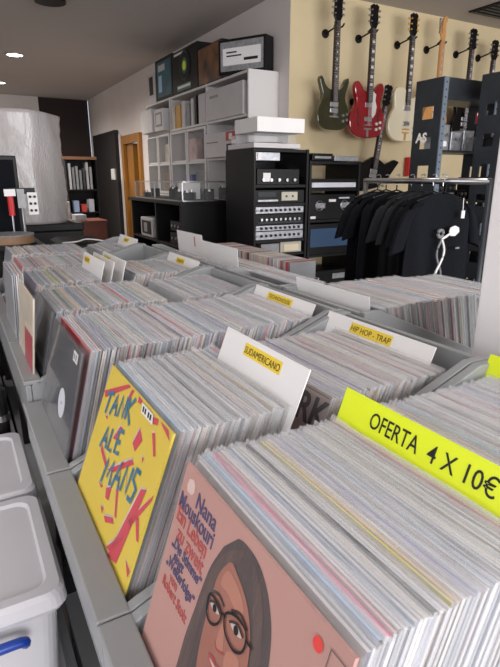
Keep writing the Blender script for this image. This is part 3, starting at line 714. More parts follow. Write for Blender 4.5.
bx('mixer_carton', 'white carton with a red and black corner print on the middle shelf', 'carton', 2.26, 2.5, 4.30, 5.00, 1.543, 1.76, 'wbox',
   dec=[('red_panel', .70, .98, .62, .97, 'redprint'), ('white_panel', .79, .88, .66, .9, 'wcard'), ('dark_panel', .72, .96, .10, .5, 'ink'), ('print_line', .1, .45, .6, .64, 'c_grey')])
for k, (y, z, w_, h_, c, lb) in enumerate([(5.15, 1.543, .2, .25, 'rackmetal', 'dark box behind the glazed door near the pink patch'), (5.55, 1.543, .3, .22, 'c_pale pink', 'pinkish box behind the glazed door'), (6.2, 1.543, .35, .2, 'c_cream', 'cream box behind the far glazed door'),
      (5.3, 1.173, .3, .25, 'c_grey', 'grey box on the glazed lower shelf'), (5.65, 1.173, .2, .22, 'blue', 'blue box on the glazed lower shelf'), (6.3, 1.173, .3, .26, 'c_brown', 'brown box on the glazed lower shelf')]):
    tag(MB().box(2.36, 2.55, y-w_/2, y+w_/2, z, z+h_, c).build('small_box', bevel=.003), lb, 'box')

# ---------------------------------------------------------------- black counter and glass display case
t = thing('shop_counter', 'black shop counter under the glass case', 'counter', (1.69, 4.22, 0))
MB().box(0, .50, 0, .02, 0, 1.13, 'dark2').build('front_panel', t)
MB().box(.46, .50, .02, 1.5, 0, 1.13, 'dark2').build('back_panel', t)
for ya, yb in ((.021, .06), (.66, .69), (1.42, 1.45)): MB().box(0, .45, ya, yb, 0, 1.13, 'dark2').build('upright_panel', t)
MB().box(-.02, .50, -.01, 1.5, 1.131, 1.16, 'dark2').build('counter_top', t, bevel=.003)
for z in (.06, .45, .76): MB().box(.0, .455, .061, 1.419, z, z+.02, 'dark2').build('counter_shelf', t)
for k, (y, z, w_, h_) in enumerate([(4.45, .781, .3, .10), (4.5, .471, .4, .14), (4.45, .896, .28, .09)]):
    o = thing('audio_unit', ['black audio unit on the upper counter shelf', 'black audio unit on the lower counter shelf', 'black audio unit stacked on another in the counter'][k], 'audio unit', (1.86, y, z))
    MB().box(-.14, .14, -w_/2, w_/2, 0, h_-.003, 'dark').build('casing', o, bevel=.003)
    MB().box(-.145, -.141, -w_/2+.02, w_/2-.02, h_*.4, h_*.6, 'rackmetal').build('front_strip', o)
    for j in range(3): MB().cyl((-.141, -.08+j*.08, h_*.5), .012, -.012, 'metal', n=12, axis='x').build('knob', o)
o = thing('portable_radio', 'light grey framed radio on the counter shelf beside the orange door', 'radio', (1.78, 5.22, .781))
MB().box(-.08, .08, -.19, .19, 0, .19, 'wbox').build('casing', o, bevel=.01)
MB().box(-.084, -.081, -.14, .14, .03, .16, 'dark').build('speaker_grille', o); MB().box(-.088, -.085, -.04, .06, .05, .14, 'silver').build('dial', o)
t = thing('glass_display_case', 'glass display case full of small gear on the black counter', 'display case', (1.70, 4.23, 1.161))
ww, ll, hh = .48, 1.30, .165
m = MB()
for x in (0, ww-.01):
    for y in (0, .70, ll-.01): m.box(x, x+.01, y, y+.01, 0, hh, 'metal')
for z in (0, hh-.008):
    m.box(0, ww, 0, .01, z, z+.008, 'metal').box(0, ww, ll-.01, ll, z, z+.008, 'metal').box(0, .01, 0, ll, z, z+.008, 'metal').box(ww-.01, ww, 0, ll, z, z+.008, 'metal')
m.build('metal_frame', t)
m = MB(); m.box(.01, ww-.01, .003, .007, .008, hh-.008, 'glass').box(.003, .007, .01, ll-.01, .008, hh-.008, 'glass').box(.008, ww-.008, .008, ll-.008, hh-.006, hh-.002, 'glass'); m.build('glass_pane', t)
MB().box(.10, .30, .30, .34, .008, .15, 'wcard').build('white_backing', t)
r3 = random.Random(5)
k = 0
for i in range(22):
    x = 1.75+r3.random()*.38; y = 4.30+r3.random()*1.1
    if 4.50 < y < 4.60: continue
    h_ = .04+r3.random()*.08; c = r3.choice(['dark', 'dark', 'dark', 'silver'])
    o = MB().box(-.035, .035, -.03, .03, 0, h_, c).cyl((0, 0, h_), .014, .02, 'metal', n=10).cyl((.018, .01, h_), .008, .015, c, n=8).build('effects_pedal')
    place(o, (x, y, 1.1695), (0, 0, r3.random()*3)); tag(o, 'small dark gadget with chrome knob inside the glass display case', 'gadget', 'small gadgets inside the glass case')

# ---------------------------------------------------------------- equipment racks on the yellow wall
def rx(px): return 1.98+(px-254)*.0093      # face of the racks
def rz_(py): return CH-(py-176)*.0077
def rack(name, x0, x1, ztop, boards, label, sidez=None):
    t = thing(name, label, 'equipment rack', ((x0+x1)/2, 3.70, 0)); w_ = (x1-x0)/2
    for s_ in (-1, 1): MB().box(s_*w_ if s_ < 0 else w_-.02, -w_+.02 if s_ < 0 else w_, -.20, .26, 0, ztop, 'dark2').build('side_panel', t, bevel=.003)
    for z in boards: MB().box(-w_+.021, w_-.021, -.19, .25, z-.02, z, 'dark2').build('shelf_board', t)
    return t
rack('equipment_rack', 1.98, 2.475, 1.565, [.1, .45, rz_(250), rz_(236), rz_(200), rz_(182), 1.562], 'tall black equipment rack under the white cartons', 0)
bk = MB().box(1.99, 2.465, 3.965, 3.985, 0, 1.5, 'dark2'); bk = tag(bk.build('rack_backboard'), 'black backboard closing the tall rack', 'board')
rack('equipment_rack', 2.485, 3.0, 1.485, [.1, .45, rz_(255), rz_(218), rz_(186), 1.48], 'lower black equipment rack beside the clothes rail', 0)
def unit(label, x0, x1, z0, z1, m, depth=.30, parts=None, name='audio_unit', cat='audio unit', y=3.52):
    t = thing(name, label, cat, ((x0+x1)/2, y, z0)); w_ = (x1-x0)/2; h_ = z1-z0
    MB().box(-w_, w_, 0, depth, 0, h_, m).build('casing', t, bevel=.003)
    for p in parts or []:
        if p[0] == 'knob':
            for i in range(p[1]):
                MB().cyl((-w_+.05+i*(2*w_-.1)/max(1, p[1]-1), -.001, h_*p[2]), p[3], -.015, p[4], n=14, axis='y').build('knob', t)
        elif p[0] == 'ring':
            m2 = MB(); c = -w_+p[1]*2*w_
            m2.tube([(c+p[3]*math.cos(a*PI/10), -.004, h_*p[2]+p[3]*math.sin(a*PI/10)) for a in range(20)], .004, 'metal', closed=True, n=6); m2.build('dial_ring', t)
        else:
            nm, u0, u1, v0, v1, mm = p
            MB().box(-w_+u0*2*w_, -w_+u1*2*w_, -.006, -.001, v0*h_, v1*h_, mm).build(nm, t)
    return t
zb = rz_(182)
unit('small grey unit hanging in the top of the tall rack', 2.01, 2.22, 1.56-.02-.062, 1.56-.022, 'silver', parts=[('label_patch', .05, .2, .1, .9, 'wcard')])
unit('black unit with a white tag in the top bay of the tall rack', 2.02, 2.40, zb+.001, zb+.115, 'dark', parts=[('tag_patch', .13, .30, .2, .75, 'wcard'), ('knob', 5, .3, .012, 'metal')])
za = rz_(200)
unit('black cassette deck with a beige cassette in the tall rack', 2.005, 2.45, za+.001, za+.10, 'dark', parts=[('cassette', .52, .85, .2, .85, 'beige'), ('cassette_reel', .60, .64, .45, .6, 'ink'), ('cassette_reel', .73, .77, .45, .6, 'ink'), ('display', .05, .4, .5, .85, 'rackmetal'), ('button_row', .05, .45, .15, .28, 'silver')])
z0 = rz_(236)+.002
for k, (a, b, lb) in enumerate([(227, 236, 'lowest silver-fronted unit of the tall rack'), (221, 227, 'silver-fronted unit above the lowest one in the tall rack'), (210, 221, 'black unit with a row of small dials in the tall rack'), (202, 210, 'topmost silver-fronted unit of the tall rack')]):
    z1, z0_ = rz_(a)-.003, rz_(b)+.0015
    if k == 3: z1 = rz_(200)-.024
    if k == 0: z0_ = rz_(236)+.002
    if z1-z0_ < .02: z1 = z0_+.04
    sil = k != 2
    unit(lb, 2.005, 2.45, z0_, z1, 'silver' if sil else 'dark', parts=[('knob', 9, .5, .010, 'metal' if not sil else 'dark'), ] + ([('face_strip', .03, .97, .30, .62, 'e_light grey')] if sil else [('face_strip', .05, .95, .1, .3, 'rackmetal')]))
zc = rz_(250)
unit('beige grilled box on the low shelf of the tall rack', 2.235, 2.435, zc+.001, zc+.185 if zc+.185 < rz_(236)-.025 else rz_(236)-.023, 'beige', parts=[('grille', .15, .85, .15, .75, 'e_cream')])
unit('pale grey box beside the beige one in the tall rack', 2.06, 2.225, zc+.001, rz_(236)-.03, 'c_light grey')
bz = .45
unit('large beige box in the lower bay of the tall rack', 2.20, 2.44, bz+.001, bz+.28, 'beige', parts=[('grille', .1, .9, .1, .6, 'e_cream')])
unit('black amplifier in the lower bay of the tall rack', 2.005, 2.19, bz+.001, bz+.26, 'dark')
unit('black recorder with silver keys on top of the lower rack', 2.52, 2.72, 1.486, 1.54, 'dark', parts=[('key_row', .1, .9, .3, .6, 'silver')])
unit('flat grey keyboard box on top of the lower rack', 2.74, 2.98, 1.486, 1.525, 'silver', depth=.2)
za = rz_(186)
unit('black deck with a long white strip in the lower rack', 2.51, 2.975, za+.001, za+.075, 'dark', parts=[('white_strip', .02, .98, .1, .6, 'e_light grey')])
za = rz_(218)
unit('black double cassette deck with two round silver dials in the lower rack', 2.51, 2.975, za+.001, za+.20, 'dark', parts=[('ring', .2, .55, .038), ('ring', .75, .55, .038), ('dial_plate', .13, .32, .45, .66, 'silver'), ('dial_plate', .67, .88, .45, .66, 'silver'), ('label_patch', .0, .12, .04, .14, 'wcard'), ('display', .40, .55, .7, .8, 'wcard'), ('display', .62, .85, .82, .88, 'e_light grey')])
za = rz_(255)
unit('black unit with a wide blue panel in the lower rack', 2.51, 2.975, za+.001, za+.25, 'dark', parts=[('blue_panel', .02, .90, .25, .85, 'screen')])
unit('grey-fronted player in the bottom bay of the lower rack', 2.51, 2.975, .451, .60, 'dark', parts=[('display', .55, .95, .5, .8, 'silver')])
# turntable under cover and white carton on top of the tall rack
t = thing('record_player', 'white turntable under a clear cover on top of the tall rack', 'turntable', (2.25, 3.72, 1.567))
MB().box(-.27, .14, -.22, .2, 0, .035, 'wbox').build('plinth', t, bevel=.004)
MB().cyl((-.05, 0, .036), .15, .012, 'dark', n=32).build('platter', t)
MB().tube([(.10, .12, .05), (.10, -.05, .05), (.04, -.10, .045)], .005, 'metal').build('tonearm', t)
MB().box(-.25, .12, -.19, .18, .0355, .105, 'haze').build('dust_cover', t, bevel=.004)
bx('white_carton', 'flat white carton lying on the covered turntable', 'carton', 1.98, 2.39, 3.45, 3.80, 1.674, 1.775, 'wcard')

# ---------------------------------------------------------------- guitars on the yellow wall
def mirror(half): return half+[(-x, z) for x, z in reversed(half) if abs(x) > 1e-6]
BODIES = {
 'double': [(0, 0), (.09, .008), (.145, .045), (.165, .11), (.150, .18), (.122, .235), (.118, .285), (.135, .335), (.150, .385), (.140, .415), (.118, .40), (.095, .355), (.060, .325), (.030, .318)],
 'semi': [(0, 0), (.11, .010), (.180, .055), (.205, .13), (.188, .20), (.148, .26), (.138, .305), (.155, .36), (.165, .41), (.150, .450), (.118, .455), (.085, .425), (.055, .390), (.030, .382)],
 'strat': [(0, 0), (.10, .010), (.155, .05), (.163, .12), (.140, .19), (.115, .24), (.125, .30), (.145, .36), (.140, .41), (.115, .42), (.085, .37), (.055, .33), (.030, .325)],
}
def guitar(kind, x, zbot, zrtop, body_m, neck_m, board_m, label, head='split', tilt=0, y=3.83, guard=None, L=1.02, hardware='metal', fholes=False):
    t = thing('electric_guitar', label, 'guitar', (x, y, zbot), rot=(0, R(tilt), 0))
    s = 1.0
    if kind == 'explorer':
        out = [(-.10, .0), (.08, .06), (.20, .17), (.30, .33), (.235, .34), (.13, .28), (.05, .31), (.03, .32), (-.03, .32), (-.12, .26), (-.23, .22), (-.24, .16)]
    elif kind == 'single':
        out = smooth_poly([(0, 0), (.12, .010), (.190, .06), (.212, .14), (.19, .22), (.150, .28), (.145, .33), (.160, .375), (.150, .41), (.110, .395), (.06, .375), (.0, .43), (-.07, .46), (-.130, .45), (-.160, .40), (-.150, .33), (-.150, .28), (-.19, .22), (-.212, .14), (-.19, .06), (-.12, .010)], 3)
    else:
        out = smooth_poly(mirror(BODIES[kind]), 3)
    bt = {'double': .318, 'semi': .385, 'strat': .325, 'explorer': .31, 'single': .40}[kind]
    m = MB(); m.prism(out, -.022, .022, body_m)
    b = m.build('body', t, bevel=.010)
    nut = L*.825
    MB().box(-.026, .026, -.034, -.012, bt-.06, nut, neck_m).build('neck', t, bevel=.003)
    f = MB(); f.add([(-.028, -.0345, bt-.09), (.028, -.0345, bt-.09), (.021, -.0345, nut), (-.021, -.0345, nut), (-.028, -.039, bt-.09), (.028, -.039, bt-.09), (.021, -.039, nut), (-.021, -.039, nut)],
        [(0,3,2,1),(4,5,6,7),(0,1,5,4),(1,2,6,5),(2,3,7,6),(3,0,4,7)], board_m)
    sl = nut-bt+.09
    for i in range(1, 20):
        z = nut-(nut-.10)*(1-2**(-i/12)); 
        if z > bt-.08: f.box(-.024, .024, -.0402, -.039, z-.001, z+.001, 'metal')
    for i in (3, 5, 7, 9, 12, 15):
        z = nut-(nut-.10)*(1-2**(-(i-.5)/12)); w_ = .014 if kind == 'single' or kind == 'semi' else .006
        if z > bt-.08: f.box(-w_, w_, -.0404, -.039, z-.006 if w_ < .01 else z-.010, z+.006 if w_ < .01 else z+.010, 'pearl')
    f.build('fretboard', t)
    hm = neck_m if head == 'strat' else 'black_g'
    if head == 'strat':
        ho = smooth_poly([(-.022, nut), (-.030, nut+.03), (-.048, nut+.05), (-.040, nut+.10), (-.020, nut+.16), (.010, nut+.188), (.034, nut+.178), (.036, nut+.15), (.022, nut+.13), (.026, nut+.05), (.022, nut)], 3)
        pegs = [(-.052, nut+.055+i*.021) for i in range(6)]
    else:
        ho = [(-.022, nut), (-.042, nut+.035), (-.036, nut+.12), (-.044, nut+.165), (-.015, nut+.182), (0, nut+.172), (.015, nut+.182), (.044, nut+.165), (.036, nut+.12), (.042, nut+.035), (.022, nut)]
        pegs = [(s_*.055, nut+.05+i*.042) for s_ in (-1, 1) for i in range(3)]
    h = MB().prism(ho, -.034, -.018, hm).build('headstock', t, bevel=.002)
    for px_, pz_ in pegs:
        MB().cyl((px_*.62, -.034, pz_), .006, -.008, hardware, n=10, axis='y').box(min(px_*.62, px_), max(px_*.62, px_), -.028, -.024, pz_-.002, pz_+.002, hardware).box(px_-.008, px_+.008, -.031, -.021, pz_-.008, pz_+.008, hardware).build('tuning_peg', h)
    for pzz in (bt-.115, .155):
        MB().box(-.042, .042, -.029, -.022, pzz-.019, pzz+.019, 'metal' if kind != 'strat' else 'wcard').build('pickup', t, bevel=.003)
    MB().box(-.045, .045, -.033, -.022, .100, .112, hardware).build('bridge', t, bevel=.002)
    if kind in ('semi', 'single'):
        MB().box(-.010, .010, -.027, -.0225, .01, .075, hardware).box(-.04, .04, -.030, -.0225, .070, .082, hardware).build('tailpiece', t)
    for i in range(4 if kind != 'strat' else 3):
        kx = .095+(i % 2)*.040; kz = .075+(i//2)*.045+(i % 2)*.012
        MB().cyl((kx, -.022, kz), .012, -.014, 'pearl' if kind == 'semi' else 'metal', n=14, axis='y').build('knob', t)
    st = MB()
    for i in range(6): 
        xx = -.018+i*.0072; st.tube([(xx, -.043, .105), (xx*.8, -.0425, nut)], .0006, 'metal', n=4)
    st.build('strings', t)
    if guard:
        MB().prism(guard[1], -.031, -.026, guard[0]).build('pickguard', t)
    if fholes:
        for s_ in (-1, 1):
            pts = smooth_poly([(s_*.100, -.0225, .10), (s_*.115, -.0225, .12), (s_*.112, -.0225, .17), (s_*.120, -.0225, .22), (s_*.135, -.0225, .235)], 4, False)
            MB().tube(pts, .005, 'ink', n=6).build('f_hole', t)
    return t
def hanger(x, z, label, L=.175):
    t = thing('guitar_hanger', label, 'guitar hanger', (x, 4.0, z), group=None)
    MB().cyl((0, -.001, 0), .034, -.014, 'dark', n=24, axis='y').build('wall_plate', t, bevel=.003)
    MB().tube([(0, -.015, 0), (0, -L+.03, .02), (0, -L+.012, .02)], .007, 'dark').build('arm', t, smooth=True)
    MB().tube(smooth_poly([(-.036, -L-.035, .035), (-.038, -L-.01, .02), (-.030, -L+.010, .018), (0, -L+.014, .018), (.030, -L+.010, .018), (.038, -L-.01, .02), (.036, -L-.035, .035)], 3, False), .007, 'dark').build('yoke', t, smooth=True)
GY = 3.82
guard_semi = ('pearl', [(.032, .385), (.032, .19), (.045, .165), (.075, .20), (.085, .26), (.065, .31), (.070, .36)])
guitar('double', 2.93, CH+.395, 0, 'green_g', 'rosewood', 'rosewood', 'olive green electric guitar with two small horns, nearest the white shelf', L=1.0)
guitar('semi', 3.31, CH+.345, 0, 'red_g', 'rosewood', 'rosewood', 'cherry red semi-hollow electric guitar with a white pickguard', guard=guard_semi, fholes=True, L=1.05)
guitar('single', 3.765, CH+.33, 0, 'white_g', 'rosewood', 'rosewood', 'cream white guitar with block inlays, partly behind the steel rack', L=1.06, hardware='ochre')
guitar('strat', 4.14, CH+.42, 0, 'maple', 'maple', 'maple', 'electric guitar with a plain maple neck and six pegs on one side', head='strat', L=.97)
guitar('double', 4.545, CH+.36, 0, 'black_g', 'rosewood', 'rosewood', 'dark-headed guitar hanging right of the maple-necked one', L=.99)
guitar('semi', 4.87, CH+.30, 0, 'red_g', 'rosewood', 'rosewood', 'last guitar of the upper row, cut off by the photo edge', L=.99)
guitar('explorer', 3.40, CH-.13, 0, 'black_g', 'rosewood', 'rosewood', 'black angular-bodied guitar hanging low behind the clothes rail', tilt=9, L=.92, y=3.85)
for x, lb in ((2.95, 'black guitar hanger holding the olive green guitar'), (3.31, 'black guitar hanger holding the cherry red guitar'), (3.765, 'black guitar hanger holding the cream white guitar'),
              (4.14, 'black guitar hanger holding the maple-necked guitar'), (4.545, 'black guitar hanger holding the dark-headed guitar'), (4.87, 'black guitar hanger holding the last guitar of the upper row')):
    hanger(x, CH+1.17, lb)
t = thing('wall_hook', 'black double wall hook between the green and red guitars', 'hook', (3.30, 4.0, CH+.66))
MB().cyl((-.02, -.001, 0), .03, -.012, 'dark', n=16, axis='y').build('wall_plate', t)
MB().tube([(-.02, -.01, 0), (-.05, -.15, .02), (-.10, -.17, .07)], .007, 'dark').tube([(-.02, -.01, -.03), (-.09, -.15, -.02)], .006, 'metal').build('arm', t)
tag(MB().box(4.02-.05, 4.02, 3.93, 3.98, CH+.02, CH+.20, 'red').build('red_strap'), 'red strap hanging behind the black angular guitar', 'strap')

# ---------------------------------------------------------------- steel studio rack full of gear
def frame(x, y0, y1, ztop, label, w_=.56):
    t = thing('steel_rack_frame', label, 'steel rack', (x, y0, 0))
    L = y1-y0; th = .012
    for X in (0, w_-th):
        m = MB(); holes = [ztop-.23-i*.19 for i in range(7)]
        zz = ztop
        for hz in holes:
            m.box(X, X+th, 0, L, hz+.06, zz, 'rackmetal').box(X, X+th, 0, L*.28, hz-.02, hz+.06, 'rackmetal').box(X, X+th, L*.72, L, hz-.02, hz+.06, 'rackmetal'); zz = hz-.02
        m.box(X, X+th, 0, L, 0, zz, 'rackmetal'); m.build('side_panel', t)
        rl = MB().box(X-.001 if X == 0 else X-.026, X+.038 if X == 0 else X+th+.001, -.008, 0, 0, ztop-.001, 'railmetal')
        for i in range(40): rl.box((X+.018 if X == 0 else X-.012)-.005, (X+.018 if X == 0 else X-.012)+.005, -.0085, -.0079, ztop-.03-i*.045-.008, ztop-.03-i*.045+.002, 'ink')
        rl.build('mounting_rail', t)
    MB().box(th+.001, w_-th-.001, 0.001, L, ztop-.135, ztop, 'rackmetal').build('top_beam', t, bevel=.003)
    for z in (ztop-1.75, ztop-1.2, ztop-.78, ztop-.45): MB().box(th+.001, w_-th-.001, .002, L, z-.015, z, 'rackmetal').build('shelf_board', t)
    return t
F1 = frame(2.90, 2.62, 2.86, CH+.635, 'dark steel rack frame with white sticker letters, nearer the red guitar')
m = MB().text('AS', .085, 'pearl', Matrix(((0, 0, -1, -.0012), (-1, 0, 0, .20), (0, 1, 0, CH+.24), (0, 0, 0, 1))), bold=.003)
m.build('sticker_letters', F1)
F2 = frame(3.10, 2.30, 2.49, CH+.64, 'dark steel rack frame with a pale front rail, beside the white pillar')
r3 = random.Random(11)
for fx, fy, zt_, nm in ((2.90, 2.63, CH+.635, 'first'), (3.10, 2.31, CH+.64, 'second')):
    for lv, zz in enumerate((zt_-.45, zt_-.78, zt_-1.2)):
        for k in range(4):
            if fx == 3.10 and False: continue
            c = r3.choice(['dark', 'dark', 'rackmetal', 'silver']); hh = .06+r3.random()*.12; ww = .035+.01*r3.random()
            o = thing('effects_unit', 'small dark gear unit with chrome knobs on a shelf of the %s steel frame' % ('red-guitar-side' if nm == 'first' else 'pillar-side'), 'audio unit', (fx+.08+k*.125, fy+.06, zz+.001), group='small gear units on the %s steel frame' % ('red-guitar-side' if nm == 'first' else 'pillar-side'))
            MB().box(-ww-.01, ww+.01, -.04, .08, 0, hh, c).build('casing', o, bevel=.004)
            for j in range(2): MB().cyl((-.02+j*.04, -.041, hh*.6), .011, -.012, 'metal', n=12, axis='y').build('knob', o)
            MB().box(-.03, .03, -.044, -.041, hh*.15, hh*.35, r3.choice(['silver', 'wcard', 'ink'])).build('label_plate', o)
for k in range(3):     # microphones / headphones clamped under the top beam
    o = thing('microphone', ['black microphone with a chrome ball end in the steel rack, upper', 'black microphone with a dark ball end in the steel rack', 'black microphone standing lowest in the steel rack'][k], 'microphone', (3.36, 2.66, CH+.185+.0+[.14, .04, -.0][k]*1+.001))
    MB().tube([(-.04, 0, .0), (.03, 0, .02)], .016, 'dark', n=12, radii=[.02, .014]).build('handle', o, smooth=True)
    MB().rings([[(.05+.026*math.cos(p)*1, .026*math.sin(p)*math.cos(q), .025+.026*math.sin(p)*math.sin(q)) for q in [2*PI*j/12 for j in range(12)]] for p in [PI*(i+.5)/8 for i in range(8)]], ['metal', 'dark', 'metal'][k]).build('head', o, smooth=True)

# ---------------------------------------------------------------- clothes rail with T-shirts
t = thing('clothes_rail', 'chrome clothes rail with black T-shirts beside the pillar', 'clothes rail', (2.03, 1.9, 0))
MB().tube([(0, -.375, CH-.012), (0, .42, CH-.012)], .014, 'metal', n=12).build('hanging_bar', t, smooth=True)
for y in (-.372, .42):
    MB().tube([(0, y, .03), (0, y, CH+.0)], .013, 'metal' if y > 0 else 'rackmetal', n=12).build('upright', t, smooth=True)
    MB().tube([(-.22, y, .02), (.22, y, .02)], .014, 'metal', n=10).build('foot', t, smooth=True)
MB().tube([(.02, -.40, .03), (.02, -.40, CH+.02)], .006, 'wcard', n=8).build('white_cable', t)
def shirt(y, x, m, label, seed, sc=1.0, rz=0, long=False):
    r2 = random.Random(seed); top = CH-.068
    t = thing('t_shirt', label, 'T-shirt', (x, y, top), rz)
    N = 40; rings = []
    zs = [0, -.012, -.03, -.055, -.09, -.14, -.2, -.28, -.38, -.48, -.58, -.66, -.70]
    ws = [.075, .10, .145, .19, .215, .222, .222, .224, .228, .232, .235, .238, .24]
    ph = [r2.random()*6 for _ in range(4)]
    for z, w_ in zip(zs, ws):
        ring = []; d0 = .016 if z > -.02 else .024
        for k in range(N):
            a = 2*PI*k/N; amp = min(1, -z/.35)
            fold = 1+amp*.45*math.sin(5*a+ph[0])+amp*.30*math.sin(9*a+ph[1]+z*4)
            ring.append((w_*sc*math.cos(a), d0*math.sin(a)*fold+amp*.006*math.sin(3*a+ph[2]), z*sc))
        rings.append(ring)
    b = MB().rings(rings, m, cap=False).build('body', t, smooth=True)
    for s_ in (-1, 1):
        rg = []
        for (cx, cz, rx_, rz2) in ((.175, -.055, .05, .02), (.215, -.085, .045, .022), (.25, -.15, .045, .022), (.272, -.22, .048, .024), (.285, -.27, .050, .026)) if not long else ((.175, -.055, .05, .02), (.22, -.10, .045, .022), (.24, -.25, .042, .022), (.25, -.42, .038, .022), (.25, -.56, .035, .022)):
            rg.append([(s_*(cx+rx_*math.cos(a)*.9)*sc, .022*math.sin(a)*(1+.3*math.sin(3*a+ph[3])), (cz-.35*rx_*math.cos(a))*sc) for a in [2*PI*j/16 for j in range(16)]])
        MB().rings(rg, m, cap=False).build('sleeve', t, smooth=True)
    h = MB().tube(smooth_poly([(0, 0, .035), (.0, 0, .055), (.018, 0, .070), (.012, 0, .087), (-.008, 0, .084)], 4, False), .0028, 'metal', n=6).tube([(0, 0, .035), (0, 0, .01), (.16, 0, -.03)], .004, 'dark').tube([(0, 0, .01), (-.16, 0, -.03)], .004, 'dark')
    ho = h.build('clothes_hanger'); ho.location = (x, y, top); ho.rotation_euler = (0, 0, rz)
    tag(ho, 'hanger carrying the '+label, 'hanger')
    return t
S = shirt(1.74, 1.985, 'fabric', 'front black T-shirt with a white twisted cable print', 1, .92)
shirt(1.83, 2.02, 'fabric', 'black T-shirt directly behind the printed one', 2, .84)
shirt(1.93, 2.05, 'gfabric', 'charcoal T-shirt nearer the printed one', 3, .84)
shirt(2.01, 2.06, 'gfabric', 'charcoal T-shirt nearer the far end of the rail', 4, .84)
shirt(2.10, 2.05, 'fabric', 'black long-sleeved shirt behind the charcoal T-shirts', 5, .84, long=True)
shirt(2.19, 2.06, 'fabric', 'widest black shirt at the far end of the rail', 6, .86)
shirt(2.245, 2.05, 'fabric', 'black shirt last on the rail, against the upright', 7, .84)
M['printgrey'] = mat('grey_print', (.20, .20, .21), .7)
pr = MB()
yy = -.052
wv = lambda ph, sx, z0, z1, n=26: [(sx+.020*math.sin(ph+7*(i/n)*PI*.55), yy-.001*(ph > 1), z0+(z1-z0)*i/n) for i in range(n+1)]
pr.tube([(-.035+.024*math.sin(PI*1.5*i/26*1.6), yy-.002, -.20-.29*i/26) for i in range(27)], .0055, 'wcard', n=6)
pr.tube([(-.035-.020*math.sin(PI*1.5*i/26*1.6), yy+.001, -.21-.26*i/26) for i in range(27)], .005, 'printgrey', n=6)
pr.tube([(-.035, yy-.002, -.20), (-.01, yy-.003, -.19), (.02, yy-.003, -.175)], .0055, 'wcard', n=6)
pr.prism([(.01, -.168), (.015, -.150), (.045, -.142), (.072, -.152), (.076, -.172), (.05, -.190), (.02, -.188)], yy-.004, yy, 'wcard')
pr.tube([(-.045+.016*math.cos(a*PI/8), yy-.001, -.175+.016*math.sin(a*PI/8)) for a in range(16)], .008, 'printgrey', n=6, closed=True)
pr.box(.065, .092, yy-.002, yy, -.252, -.243, 'printgrey')
pr.build('cable_print', S)
pt = MB().tube([(.085, yy, -.02), (.087, yy-.002, -.08)], .002, 'wcard', n=6).box(.078, .100, yy-.004, yy-.001, -.11, -.075, 'wcard').build('price_tag', S)

# ---------------------------------------------------------------- left background
t = thing('flight_case', 'black trunk carrying the bubble wrap roll', 'trunk', (.60, 4.98, 0))
MB().box(-.55, .36, -.28, .40, 0, .92, 'dark2').build('trunk_body', t, bevel=.01); MB().box(-.56, .37, -.29, .41, .921, .985, 'dark2').build('lid', t, bevel=.01)
t = thing('bubble_wrap_roll', 'tall translucent white bubble wrap roll standing on the black trunk', 'bubble wrap roll', (.53, 5.02, .986))
N = 64; rings = []
for z in [i*.025 for i in range(35)]+[.872]:
    rings.append([((.37+.006*math.sin(5*a+z*9)+.004*math.sin(13*a+z*17)+.003*math.sin(z*60))*math.cos(a), (.37+.006*math.sin(5*a+z*9)+.004*math.sin(13*a))*math.sin(a), z+(0 if z < .86 else .008*math.sin(3*a))) for a in [2*PI*k/N for k in range(N)]])
MB().rings(rings, 'bubble').build('wrapped_layers', t, smooth=False)
for p in t.children[0].data.polygons: p.use_smooth = len(p.vertices) == 4
MB().tube([(0, 0, .86), (0, 0, .89)], .05, 'c_brown', n=20).build('cardboard_core', t)

t = thing('bookshelf', 'dark bookshelf with a wooden top and pale spines beside the black door', 'bookshelf', (1.65, 9.0, 0))
MB().box(-.02, .50, -.02, .34, zr(.29), zr(.335), 'wood').build('top_board', t)
for x in (0, .48): MB().box(x, x+.02, 0, .32, 0, zr(.289), 'dark2').build('side_panel', t)
MB().box(.021, .479, .30, .32, 0, zr(.289), 'dark2').build('back_panel', t)
for z in (.1, .5, .8, 1.16): MB().box(.021, .479, .01, .30, z, z+.02, 'dark2').build('shelf_board', t)
for k in range(7):
    c = ['c_light grey', 'c_grey', 'c_grey', 'c_grey', 'c_black', 'c_light grey', 'c_grey'][k]; hh = [.40, .34, .36, .30, .33, .42, .35][k]
    tag(MB().box(1.70+k*.055, 1.70+k*.055+.035, 9.02, 9.22, 1.181, 1.181+hh, c).build('book'), ['white book', 'grey book', 'light grey book', 'short grey book', 'black book', 'tall white book', 'grey end book'][k]+' standing on the upper level of the dark bookshelf', 'book')
for k in range(3):
    tag(MB().box(1.74+k*.12, 1.74+k*.12+.08, 9.02, 9.22, .821, .821+[.18, .12, .2][k], ['e_blue-grey', 'redprint', 'e_grey'][k]).build('small_box'), ['blue-grey', 'red', 'grey'][k]+' box on the middle level of the dark bookshelf', 'box')
t = thing('low_cabinet', 'low reddish-brown cabinet in front of the bookshelf', 'cabinet', (1.52, 7.0, 0))
MB().box(-.20, .22, 0, .5, 0, .80, 'redwood').build('cabinet_body', t); MB().box(-.22, .24, -.02, .52, .801, .825, 'redwood').build('cabinet_top', t)
tag(MB().box(1.36, 1.50, 7.05, 7.3, .826, .90, 'c_light grey').build('paper_stack', bevel=.004), 'small white stack of papers on the reddish-brown cabinet', 'papers')
tag(MB().box(1.28, 1.40, 7.55, 7.7, 0, 1.05, 'wbox').build('white_cylinder_box', bevel=.01), 'narrow white box standing between the roll and the bookshelf', 'box')
